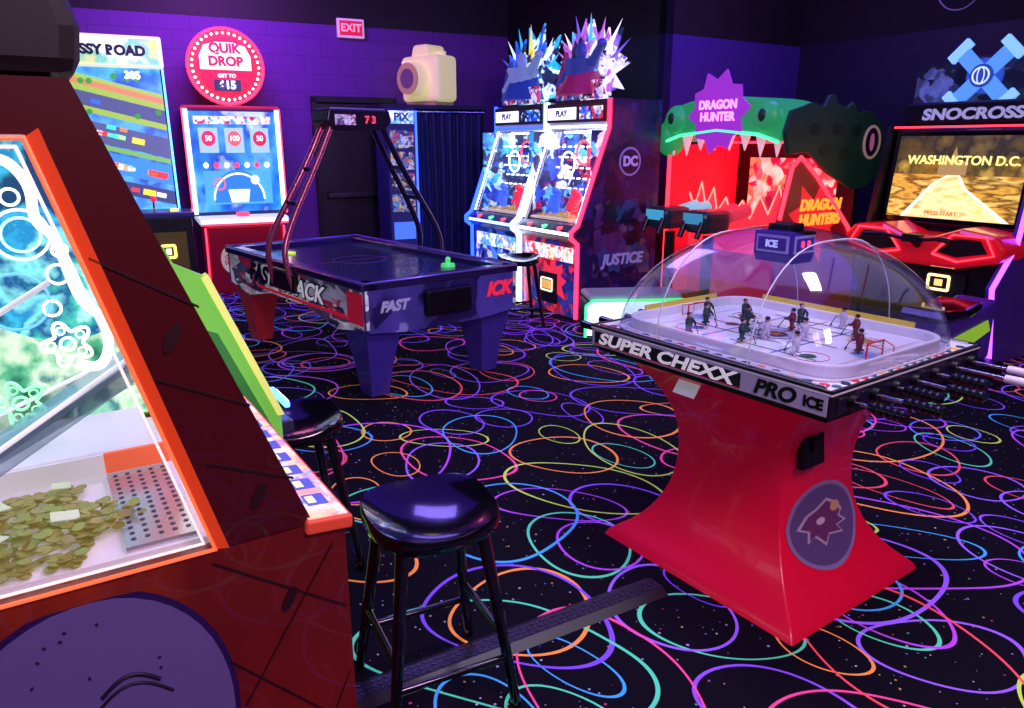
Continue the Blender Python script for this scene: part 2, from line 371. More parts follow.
def player(o,name,x,y,a,c):
    A=Matrix.Translation((x,y,.9135))@Matrix.Rotation(R(a),4,'Z')
    T=lambda p:A@Vector(p)
    b=B()
    b.cone(T((0,0,0)),T((0,0,.012)),.004)
    for s in (-1,1):
        b.cone(T((s*.009,0,.012)),T((s*.007,0,.036)),.0055,.008,8)
        b.cone(T((s*.011,-.010,.011)),T((s*.011,.012,.011)),.004,.004,6)
        b.cone(T((s*.013,0,.062)),T((s*.02,-.012,.047)),.006,.005,8)
        b.cone(T((s*.02,-.012,.047)),T((s*.008,-.024,.042)),.005,.004,8)
    b.cone(T((0,0,.034)),T((0,0,.052)),.013,.014,12); b.cone(T((0,0,.052)),T((0,0,.067)),.015,.009,12)
    o.bm(name+'_body',b,M(c,.4),True)
    b=B().sph(T((0,-.002,.076)),.0085,(1,1,1.15),12); o.bm(name+'_head',b,M('#d8a888',.5),True)
    b=B().sph(T((0,.001,.080)),.0092,(1,1.05,.85),12)
    b.cone(T((.008,-.024,.05)),T((0,-.05,.006)),.0018,.0018,6); b.cone(T((0,-.05,.005)),T((-.02,-.055,.005)),.003,.002,6)
    o.bm(name+'_helmet_stick',b,BLK,True)
pl=[(0,-.33,180,0),(-.2,-.22,170,0),(.2,-.2,190,0),(-.1,-.03,160,0),(.1,.0,200,0),(0,-.12,150,0),(0,.33,0,1),(-.2,.0,20,1),(.2,.03,-20,1),(-.1,.25,10,1),(.1,.22,0,1),(0,.13,30,1),(-.28,.18,0,1),(.28,-.1,180,0)]
for i,(x,y,a,t) in enumerate(pl): player(H,'player_%d'%i,x,y,a,'#1d4038' if t else ('#c8c8d4' if i%2 else '#6a2030'))
def se(a,b_,p,n=56):
    P=[]
    for i in range(n):
        t=2*math.pi*i/n; c,s=math.cos(t),math.sin(t)
        P.append((a*math.copysign(abs(c)**(2/p),c),b_*math.copysign(abs(s)**(2/p),s)))
    return P
DH=.405; rings=[]; DA,DB=.43,.495
def dome_s(f): return math.cos(f)**1.0
for k in range(21):
    f=math.pi/2*k/20*.975; s=dome_s(f); p=6-3.2*k/20
    rings.append([(x,y,.914+DH*math.sin(f)) for x,y in se(DA*s,DB*s,p)])
GD=glass('#efeffc',.075,.55,.34,.07)
H.loft('dome',rings,GD,cap=False); H.tp('dome_top',[(a,b_) for a,b_,_ in rings[-1]],rings[-1][0][2],GD)
H.tube('dome_base_seal',[(a,b_,.916) for a,b_ in se(DA,DB,6)],.004,M('#c0c4d4',.3),True)
for yy in (.2,-.2):
    pts=[]
    for k in range(-14,15):
        x=math.copysign(DA*math.sin(math.pi/2*abs(k)/14)**.9,k) if k else 0
        lo,hi=0.,math.pi/2*.975
        for _ in range(30):
            mid=(lo+hi)/2; s=dome_s(mid); kk=mid/(math.pi/2*.975); p=6-3.2*kk
            if (abs(x)/(DA*s))**p+(abs(yy)/(DB*s))**p<1: lo=mid
            else: hi=mid
        pts.append((x,yy,.914+DH*math.sin(lo)+.002))
    H.tube('dome_seam_%s'%('a' if yy>0 else 'b'),pts,.0022,M('#d0d4e6',.25))
H.prism('scoreboard',[(-.055,1.19),(.055,1.19),(.07,1.22),(.07,1.30),(-.07,1.30),(-.07,1.22)],'XZ',-.08,.08,BLK,.004)
H.box('score_frame_l',(-.072,0,1.258),(.003,.135,.062),M('#a8a8b8',.3,0,.1)); H.box('score_face_l',(-.074,0,1.258),(.004,.115,.045),M('#181824',.3)); H.text('score_text_l','ICE',(-.078,0,1.258),.034,E('#b0b8f0',1),rs,.04)
H.box('score_frame_f',(0,-.082,1.258),(.12,.003,.062),M('#a8a8b8',.3,0,.1)); H.box('score_face_f',(0,-.084,1.258),(.10,.004,.045),M('#181824',.3)); H.text('score_text_f','0  0',(0,-.088,1.258),.034,E('#ff5040',1.2),(90,0,0),.03)
H.box('score_post',(0,0,1.312),(.09,.09,.03),BLK,.004)
xs=[-.36,-.24,-.12,.0,.13,.26,.38]; pr=[.05,.09,.03,.10,.05,.16,.12]
for i,(x,p) in enumerate(zip(xs,pr)):
    z=.868
    H.cyl('rod_%d'%i,(x,-.45,z),(x,-.53-p,z),.006,CHR,seg=12)
    H.cyl('rod_bushing_%d'%i,(x,-.52,z),(x,-.545,z),.022,BLK,seg=16)
    if i<5:
        H.cyl('handle_%d'%i,(x,-.53-p,z),(x,-.53-p-.11,z),.014,BLKG,.017,16)
        b=B()
        for k in range(5): b.cone((x,-.545-p-k*.02,z),(x,-.552-p-k*.02,z),.0185,seg=16)
        H.bm('handle_grip_%d'%i,b,BLK,True)
    else:
        H.cyl('handle_%d'%i,(x,-.53-p,z),(x,-.53-p-.16,z),.013,M('#d8d4e8',.25,0,.05),.016,16)
    H.cyl('rod_far_%d'%i,(x,.5,z),(x,.56+p*.5,z),.006,CHR,seg=12)
    H.cyl('handle_far_%d'%i,(x,.56+p*.5,z),(x,.66+p*.5,z),.014,BLKG,.017,16)
def cdisc(o,name,cx,cz,r,off,mat,poly=None,n=36,k=6,ax=1.45):
    v=[];F=[]
    pts=poly or circ(0,0,1,n); n=len(pts)
    v.append((cx,-(py(cz)+off),cz))
    for j in range(1,k+1):
        for (a,b_) in pts:
            zz=cz+b_*r*j/k; v.append((cx+a*r*ax*j/k,-(py(zz)+off),zz))
    for i in range(n): F.append([0,1+i,1+(i+1)%n])
    for j in range(k-1):
        for i in range(n): F.append([1+j*n+i,1+j*n+(i+1)%n,1+(j+1)*n+(i+1)%n,1+(j+1)*n+i])
    o.mesh(name,v,F,mat,True)
cdisc(H,'emblem_ring',0,.25,.148,.005,M('#8a78a8',.35,0,.08)); cdisc(H,'emblem_field',0,.25,.134,.0085,M('#604c80',.35,0,.06))
wild=[(-.95,.15),(-.6,.45),(-.2,.55),(.2,.75),(.55,.5),(.75,.2),(.6,.05),(.8,-.15),(.45,-.2),(.6,-.45),(.1,-.35),(-.1,-.6),(-.4,-.25),(-.7,-.35),(-.6,-.05)]
cdisc(H,'emblem_head',0,.245,.118,.012,M('#b0a0c0',.35,0,.1),wild)
cdisc(H,'emblem_head_inner',0,.247,.102,.0145,M('#6a3868',.35,0,.06),wild)
cdisc(H,'emblem_eye',-.02,.262,.012,.017,M('#d8c8d8',.35),ax=2.2)
cdisc(H,'emblem_sun',.075,.295,.020,.017,M('#d8b878',.35))
H.box('coin_plate',(-.12,-(py(.57)+.012),.57),(.13,.03,.13),BLK,.005,(-8,0,0))
H.box('coin_slot',(-.12,-(py(.57)+.03),.585),(.03,.006,.05),M('#26262e',.3,.8),.002)
# ------------------------------------------------------------ cable ramp
p1=Vector((.545,2.44)); p2=Vector((-.72,1.715)); d=p2-p1; c=(p1+p2)/2
K=Obj('cable_cover',(c.x,c.y,0),math.degrees(math.atan2(d.y,d.x)))
L_=d.length/2
K.prism('ramp',[(-.065,0),(.065,0),(.032,.018),(-.032,.018)],'YZ',-L_,L_,M('#1a1724',.45))
b=B(); n=int(L_*2/.022)
for i in range(n):
    for j,yy in enumerate((-.02,0,.02)):
        b.box((-L_+.011+i*.022,yy,.0185),(.014,.005,.004),(0,0,45 if (i+j)%2 else -45))
K.bm('tread_bumps',b,M('#3a3648',.35))
# ------------------------------------------------------------ stools
def stool(x,y,a,h=.61):
    S=Obj('bar_stool',(x,y,0),a)
    n=40
    W=M('#08070f',.16,coat=.6)
    AX,AY=.188,.185
    out=[(px,q*(1-.12*max(0,-q/AY)*(1-min(1,(px/AX)**2)))) for px,q in se(AX,AY,2.7,n)]
    v=[];F=[]
    def top(px,q):
        r=min(1,math.hypot(px/AX,q/AY)); return h-.040*(1-r**2.4)+.018*(px/AX)**2+.012*(q/AY)-.004
    lev=[0,.2,.4,.6,.78,.9,.97,1.0]
    v.append((0,0,top(0,0)))
    for l in lev[1:]:
        for px,q in out:
            z=top(px*l,q*l)-(0.009 if l==1 else 0); v.append((px*l,q*l,z))
    for (l,dz) in ((1.0,-.034),(.9,-.056)):
        for px,q in out: v.append((px*l,q*l,h+dz+.014*(px/AX)**2+.010*(q/AY)-.006))
    nr=len(lev)-1+2
    for i in range(n): F.append([0,1+i,1+(i+1)%n])
    for k in range(nr-1):
        for i in range(n): F.append([1+k*n+i,1+k*n+(i+1)%n,1+(k+1)*n+(i+1)%n,1+(k+1)*n+i])
    F.append([1+(nr-1)*n+i for i in range(n)])
    S.mesh('seat',v,F,W,True)
    P=[(-1,-1),(1,-1),(1,1),(-1,1)]
    t=lambda s,z:(s[0]*(.188-.078*z/h),s[1]*(.182-.082*z/h),z)
    for i,s in enumerate(P): S.cyl('leg_%d'%(i+1),t(s,0),t(s,h-.045),.0145,W,.020,14)
    for i in range(4):
        z=.16 if i%2==0 else .23
        S.cyl('stretcher_%d'%(i+1),t(P[i],z),t(P[(i+1)%4],z),.011,W,seg=12)
    return S
stool(-.235,1.91,26); stool(-.84,2.62,30); stool(.06,6.72,15,.62)
# ------------------------------------------------------------ foreground coin pusher
F0=(-.36,1.43)
C=Obj('coin_pusher_machine',(F0[0],F0[1],0),122.7)
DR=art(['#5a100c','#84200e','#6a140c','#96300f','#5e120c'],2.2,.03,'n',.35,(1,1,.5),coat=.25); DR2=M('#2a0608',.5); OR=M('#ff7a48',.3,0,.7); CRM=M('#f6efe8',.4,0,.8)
DRD=M('#4c0a10',.35,0,0,coat=.3)
def side(o,x0,x1,tag):
    o.prism('side_lower_'+tag,[(0,0),(0,.82),(.07,.84),(1.2,.84),(1.2,0)],'YZ',x0,x1,DR)
    o.prism('side_front_'+tag,[(.065,.835),(.39,1.70),(.5,1.70),(.462,1.615),(.262,.835)],'YZ',x0,x1,DRD)
    o.prism('side_top_'+tag,[(.462,1.615),(.5,1.70),(1.2,1.70),(1.2,1.615)],'YZ',x0,x1,DRD)
    o.prism('side_back_'+tag,[(1.05,.835),(1.05,1.615),(1.2,1.615),(1.2,.835)],'YZ',x0,x1,DRD)
side(C,0,.03,'near'); side(C,.87,.90,'far')
win=[(.262,.84),(.462,1.61),(1.05,1.61),(1.05,.84)]
C.sp('side_glass_near',win,.012,glass('#ffffff',.04,.3,.2))
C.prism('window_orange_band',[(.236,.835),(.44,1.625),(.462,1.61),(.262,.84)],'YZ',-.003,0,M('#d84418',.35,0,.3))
C.tube('window_trim',[(-.003,a,b_) for a,b_ in win],.0055,OR,True)
C.tube('window_trim_inner',[(.008,a,b_) for a,b_ in [(.280,.853),(.474,1.597),(1.04,1.597),(1.04,.853)]],.004,CRM,True)
C.tube('window_squiggle',[(.05,a,b_) for a,b_ in [(.60,1.50),(.56,1.55),(.50,1.59),(.462,1.54),(.468,1.48),(.44,1.455),(.43,1.39),(.418,1.34),(.388,1.31),(.385,1.25),(.41,1.215),(.44,1.235)]],.0085,E('#fff8f0',1.3),smooth=True)
C.box('body_floor',(.45,.66,.80),(.84,1.08,.05),M('#9a8a80',.4)); C.box('back_panel',(.45,1.17,.86),(.84,.04,1.66),DR2)
C.box('front_lower',(.45,.03,.39),(.84,.05,.78),DR)
C.box('top_panel',(.45,.8,1.685),(.84,.78,.03),DR2)
C.prism('front_glass',[(.085,.84),(.09,.84),(.40,1.68),(.395,1.68)],'YZ',.03,.87,glass('#ffffff',.03,.3,.2))
C.box('control_ledge',(.45,.035,.83),(.93,.10,.03),M('#d84a30',.4,0,.25),.006,(5,0,0))
C.box('ledge_decal',(.45,.036,.8475),(.91,.085,.003),art(['#f6e8d0','#ffb0a0','#f0e0d8','#90a8f0','#fff4d8','#d8a0c0','#ffd8a0'],14,.6,seed=3,lo=.8),0,(5,0,0))
b=B()
for i in range(9): b.box((.08+i*.09,.036,.850),(.055,.045,.002),(5,0,0))
C.bm('ledge_stickers',b,M('#5060b8',.4,0,.4)); 
b=B()
for i in range(9): b.box((.08+i*.09,.046,.8515),(.035,.018,.002),(5,0,0))
C.bm('ledge_sticker_icons',b,M('#f8f0a0',.4,0,.6))
# interior
C.box('playfield',(.45,.66,.835),(.80,1.0,.02),M('#e0d8e0',.3,0,.25))
C.box('perforated_plate',(.26,.345,.852),(.40,.13,.012),M('#c0c0cc',.25,.7,.1))
b=B()
for i in range(14):
    for j in range(5): b.cone((.09+i*.026,.293+j*.025,.857),(.09+i*.026,.293+j*.025,.8595),.005,seg=8)
C.bm('plate_holes',b,M('#4a4650',.5))
b=B(); rn=random.Random(4)
for i in range(850):
    x=rn.uniform(.06,.42); y=rn.uniform(.42,1.0)+(.06*math.sin(x*22)); k=rn.random()
    hgt=.85+.035*k*max(0,1-((x-.24)/.2)**2)
    tl=Vector((rn.uniform(-.25,.25),rn.uniform(-.25,.25),1)).normalized()
    p=Vector((x,y,hgt)); b.cone(p,p+tl*.0022,.0125,seg=12)
C.bm('coin_pile',b,M('#a8a058',.35,.6,.12,'#b8b060'),True)
for i,(x,y) in enumerate(((.2,.5),(.31,.62),(.16,.62),(.36,.5))): C.box('prize_card_%d'%i,(x,y,.890),(.035,.05,.002),M('#c8d8b0',.4,0,.3),0,(8,-6,30*i))
C.box('pusher_block',(.60,.7,.885),(.30,.8,.06),M('#e0dce8',.3,0,.25),.006)
C.box('pusher_front',(.447,.7,.885),(.006,.8,.05),M('#d8d4d8',.4,0,.4))
C.box('divider_rail',(.44,.34,.89),(.012,.14,.05),M('#f06840',.4,0,.5),.003)
C.sp('interior_art_sky',[(.20,.86),(.40,1.64),(1.1,1.64),(1.1,.86)],.862,art(['#0a3a60','#30a8c8','#1478a8','#78d8d0','#104c80','#40b8a0','#c8f0f0','#1868a8'],9,1.0,'n'))
C.sp('interior_art_reef',[(.22,.86),(.31,1.12),(.45,1.08),(.6,1.16),(.8,1.10),(1.1,1.17),(1.1,.86)],.858,art(['#14503c','#48a878','#c8e8c0','#1c7070','#80c0a0'],12,.9,'n'))
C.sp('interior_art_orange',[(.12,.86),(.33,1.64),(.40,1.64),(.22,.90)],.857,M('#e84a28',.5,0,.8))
def flower(o,cy,cz,r,x,n,c_='#f4fff0'):
    pts=[]
    for i in range(80):
        t=2*math.pi*i/80; q=r*(.78+.22*math.cos(5*t)); pts.append((x,cy+q*math.cos(t),cz+q*math.sin(t)))
    o.tube('flower_outline_%d'%n,pts,.0035,E(c_,1.4),True); o.tube('flower_center_%d'%n,[(x,cy+a,cz+b_) for a,b_ in circ(0,0,r*.28,16)],.003,E(c_,1.4),True)
    for k in range(5):
        t=2*math.pi*k/5; o.tube('petal_%d_%d'%(n,k),[(x,cy+r*.62*math.cos(t)+a,cz+r*.62*math.sin(t)+b_) for a,b_ in circ(0,0,r*.16,10)],.002,E(c_,1.2),True)
flower(C,.443,1.19,.050,.40,1); flower(C,.545,1.075,.05,.40,2,'#90f0b0')
for i,(y,z,r,c_) in enumerate(((.492,1.425,.05,'#ffffff'),(.492,1.425,.034,'#b0f0ff'),(.52,1.29,.058,'#60b0ff'),(.60,1.35,.04,'#80e0ff'),(.44,1.34,.02,'#ffffff'),(.43,1.39,.014,'#ffffff'),(.57,1.53,.03,'#e0fff0'),(.50,1.50,.016,'#ffffff'),(.46,1.27,.016,'#ffffff'),(.62,1.22,.03,'#a0ffd0'))):
    C.tube('bubble_%d'%i,[(.4,y+a,z+b_) for a,b_ in circ(0,0,r,28)],.003,E(c_,1.4),True)
for i,x in enumerate((.12,.26,.52)):
    C.prism('coin_ramp_%d'%i,[(.34,1.17-.05*i),(.8,.90),(.8,.935),(.35,1.21-.05*i)],'YZ',x,x+.012,glass('#f4f8ff',.3,.5,.3,.25))
    C.tube('ramp_rail_%d'%i,[(x+.006,.345,1.215-.05*i),(x+.006,.8,.94)],.005,M('#f0f0f4',.3,0,.6))
C.prism('coin_chute',[(.33,1.20),(.8,.93),(.8,.94),(.335,1.21)],'YZ',.13,.25,glass('#f0f4ff',.35,.4,.3,.3))
C.tube('ramp_rail_high',[(.3,.46,1.34),(.3,.58,1.27),(.3,.8,1.22)],.006,M('#e8f0f8',.3,0,.5))
C.box('glare_panel',(.16,.285,.93),(.18,.006,.12),E('#ffe8e4',1.2),0,(-14,0,0)); C.box('glare_panel_frame',(.16,.280,.93),(.20,.006,.14),M('#f05828',.4,0,.5),0,(-14,0,0))  # white glare behind the window, put in as a glowing panel
C.box('light_bar',(.45,.75,1.655),(.7,.5,.02),E('#f4f0ff',2.0))
rot=lambda p,c,a:(c[0]+(p[0]-c[0])*math.cos(a)-(p[1]-c[1])*math.sin(a),c[1]+(p[0]-c[0])*math.sin(a)+(p[1]-c[1])*math.cos(a))
blob=[rot(p,(.53,.45),.25) for p in circ(.53,.45,.275,48,.37)]
blob2=[(.53+(a-.53)*.96,.45+(b_-.45)*.965) for a,b_ in blob]
clipz=lambda P:[(a,min(b_,.80)) for a,b_ in P]
C.prism('mascot_outline',clipz(blob),'YZ',-.003,0,M('#2a1450',.4)); C.prism('mascot_body',clipz(blob2),'YZ',-.006,-.002,M('#6a5c94',.45,0,.03))
C.tube('mascot_smile',[(-.007,.39+.1*t,.60+.03*math.sin(math.pi*t)) for t in [i/8 for i in range(9)]],.004,M('#1a0a30',.5))
C.tube('mascot_smile_b',[(-.007,.37+.14*t,.565+.045*math.sin(math.pi*t)) for t in [i/8 for i in range(9)]],.003,M('#1a0a30',.5))
b=B()
for i in range(26):
    t=rn.uniform(0,6.28); q=rn.uniform(.6,.93); b.box((-.0075,.53+.25*q*math.cos(t),min(.78,.45+.34*q*math.sin(t))),(.002,.004,.006),(20*i,0,0))
C.bm('mascot_freckles',b,M('#2a1450',.5))
for i,(a,b_) in enumerate((((.01,.62),(.27,.81)),((.01,.30),(.26,.58)),((.01,.10),(.25,.30)),((.01,.45),(.16,.12)),((.03,.78),(.24,.46)),((.10,.95),(.26,1.02)),((.17,1.12),(.33,1.2)),((.24,1.32),(.40,1.42))) ):
    C.prism('panel_seam_%d'%i,[(a[0],a[1]-.0025),(b_[0],b_[1]-.0025),(b_[0],b_[1]+.0025),(a[0],a[1]+.0025)],'YZ',-.003,0,DR2)
for i,(y,z) in enumerate(((.13,.68),(.10,.36),(.17,.93),(.29,1.27))): C.prism('leaf_mark_%d'%i,[rot(p,(y,z),.5) for p in circ(y,z,.011,16,.03)],'YZ',-.0035,0,DR2)
C.prism('topper',[(.37,1.70),(.36,1.78),(.39,1.9),(.47,2.0),(.7,2.06),(1.15,2.06),(1.2,1.70)],'YZ',.02,.88,M('#120809',.5),.03)
# ------------------------------------------------------------ green neighbour machine
N2=Obj('redemption_game_cabinet',(-.765,2.305,0),122.7)
GR=M('#7ad850',.4,0,.32)
NP=[(0,0),(0,.76),(.19,1.22),(.34,1.30),(1.1,1.30),(1.1,0)]
N2.prism('side_near',NP,'YZ',0,.03,GR)
N2.prism('side_far',NP,'YZ',.77,.8,GR)
N2.prism('body',[(.03,0),(.03,.75),(.22,1.2),(.35,1.27),(1.08,1.27),(1.08,0)],'YZ',.03,.77,M('#2a4a70',.4))
N2.prism('edge_trim',[(-.01,.74),(.18,1.225),(.20,1.215),(.012,.74)],'YZ',-.006,.036,M('#e0f078',.4,0,.5))
N2.prism('screen',[(.05,.86),(.18,1.15),(.175,1.155),(.045,.865)],'YZ',.08,.72,art(['#ff60c0','#60e0ff','#fff080','#6040ff'],8,1.0))
N2.prism('side_decal',[(.03,.3),(.03,.70),(.17,1.04),(.26,1.08),(.26,.3)],'YZ',-.004,-.001,M('#3a9040',.4,0,.2))
N2.box('control_shelf',(.36,-.02,.68),(.66,.06,.05),M('#303050',.3,0,.05),.01)
N2.box('lit_button_bar',(.18,-.045,.74),(.20,.02,.022),E('#4a80ff',5.0),.006); N2.box('lit_button_core',(.18,-.056,.742),(.15,.004,.010),E('#e0ecff',4.0),.002)
# ------------------------------------------------------------ air hockey
A=Obj('air_hockey_table',(-1.17,5.66,0),40)
DP=M('#241a50',.3,coat=.4); PL=M('#40329a',.35,0,.05,coat=.3)
A.box('rail_l',(-.56,0,.765),(.12,2.3,.05),DP,.012); A.box('rail_r',(.56,0,.765),(.12,2.3,.05),DP,.012)
A.box('rail_n',(0,-1.09,.765),(1.2,.12,.05),DP,.012); A.box('rail_f',(0,1.09,.765),(1.2,.12,.05),DP,.012)
A.tube('rail_trim',[(-.6,-1.15,.79),(.6,-1.15,.79),(.6,1.15,.79),(-.6,1.15,.79)],.008,M('#7a70c0',.3,.6),True)
A.box('playfield',(0,0,.742),(1.02,2.08,.02),M('#20264a',.22,coat=.3))
b=B()
for i in range(17):
    for j in range(34): b.cone((-.48+i*.06,-1.0+j*.0606,.7521),(-.48+i*.06,-1.0+j*.0606,.7526),.004,seg=5)
A.bm('air_holes',b,M('#5868a8',.4))
A.tp('center_stripe',rect(-.5,-.008,.5,.008),.7531,M('#a03070',.3)); A.tube('center_circle',[(a,c_,.7535) for a,c_ in circ(0,0,.2,32)],.002,M('#4a48a0',.3),True)
A.box('underbody',(0,0,.66),(1.08,2.14,.16),BLK)
for s in (-1,1):
    A.prism('side_skirt_%d'%s,[(-1.15,.745),(-1.15,.50),(-.75,.44),(-.3,.52),(.3,.52),(.75,.44),(1.15,.50),(1.15,.745)],'YZ',s*.585-.012,s*.585+.012,art(['#c8c4d8','#504a70','#e8e8f4','#302850','#a8a4c4','#b02848'],4,.25,seed=2,stretch=(1,1,2.2),lo=.6),.004)  # skirt art glows a little to brighten it; no lamp inside
    A.prism('end_skirt_%d'%s,[(-.6,.745),(-.6,.48),(-.3,.45),(.3,.45),(.6,.48),(.6,.745)],'XZ',s*1.135-.012,s*1.135+.012,art(['#40388a','#241a58','#4a3e9c','#8078c0','#1c1648'],3,.2,seed=5,lo=.7),.004)
    A.box('goal_box_%d'%s,(0,s*1.17,.62),(.36,.07,.17),BLK,.02); A.box('goal_mouth_%d'%s,(0,s*1.1,.75),(.34,.02,.03),M('#000000',.5))
A.text('side_letters','FAST',(-.603,.45,.64),.18,M('#1c1038',.4,0,0),rs,.05,.002,.3,sx=1.2)
A.text('side_letters_track','TRACK',(-.603,-.25,.63),.17,M('#1c1038',.4,0,0),rs,.08,.002,.3,sx=1.25); A.text('side_letters_track_fill','TRACK',(-.608,-.25,.63),.165,M('#f0eefa',.4,0,.35),rs,.02,.001,.3,sx=1.28)
A.box('side_red_stripe',(-.600,-.2,.545),(.004,1.5,.02),M('#d01e38',.4,0,.4)); A.box('side_red_corner',(-.600,-1.02,.62),(.004,.2,.2),M('#c01c38',.4,0,.3))
A.text('end_letters_r','ICK',(.44,-1.152,.64),.13,M('#e82848',.4,0,.6),(90,0,0),.05,.002,.3)
A.text('end_letters_l','FAST',(-.40,-1.152,.63),.09,M('#b0acd8',.4,0,.15),(90,0,0),.05,.002,.3)
for i,(sx,sy) in enumerate(((-1,-1),(1,-1),(1,1),(-1,1))):
    cx,cy=sx*.45,sy*.95
    rg=lambda hx,hy,z,ox=0,oy=0:[(cx+ox-hx,cy+oy-hy,z),(cx+ox+hx,cy+oy-hy,z),(cx+ox+hx,cy+oy+hy,z),(cx+ox-hx,cy+oy+hy,z)]
    col=PL if i<3 else M('#c03040',.35,0,.08)
    A.loft('leg_%d'%(i+1),[rg(.065,.07,.02),rg(.085,.1,.22),rg(.13,.16,.50),rg(.13,.16,.6)],col,False)
    A.cyl('foot_%d'%(i+1),(cx,cy,0),(cx,cy,.03),.04,CHR)
TU=M('#c0708c',.25,.8,.06,'#c03060'); TU2=M('#3a3058',.3,.8)
for s,mt in ((-1,TU),(1,TU2)):
    for k in (-.07,.07):
        A.tube('arch_arm_%d_%s'%(s,'a' if k<0 else 'b'),[(s*.61,k*2.4,.60),(s*.66,k*2.2,.80),(s*.64,k*1.9,.95),(s*.50,k*1.4,1.2),(s*.32,k*1.1,1.5),(s*.20,k,1.74)],.022,mt,smooth=True)
    A.box('arm_bracket_%d'%s,(s*.61,0,.66),(.05,.42,.14),BLK,.01)
    for j,(x,z) in enumerate(((.50,1.2),(.36,1.43))): A.box('arm_brace_%d_%d'%(s,j),(s*x,0,z),(.025,.2,.03),TU2,.004)
A.prism('overhead_scoreboard',[(-.26,1.76),(-.20,1.70),(.20,1.70),(.26,1.76),(.24,1.84),(-.24,1.84)],'XZ',-.13,.13,M('#30283c',.3,.5),.01)
A.box('scoreboard_top',(0,0,1.845),(.44,.22,.012),M('#c0b0c8',.3,.7),.004)
A.text('score_digits','7 3',(.08,-.133,1.77),.07,E('#ff3050',1.6),(90,0,0),.03); A.box('scoreboard_decal',(-.12,-.132,1.77),(.16,.004,.07),art(['#d8c8e0','#6a5080','#e0d8f0','#b03050'],14,.4))
A.cyl('puck',(-.28,.62,.7535),(-.28,.62,.766),.04,E('#d8ff40',.7))
A.bm('mallet',B().cone((.32,-.72,.7535),(.32,-.72,.775),.052,.048,24).cone((.32,-.72,.775),(.32,-.72,.80),.02,.016,16).sph((.32,-.72,.805),.02),M('#50e070',.3,0,.6),True)
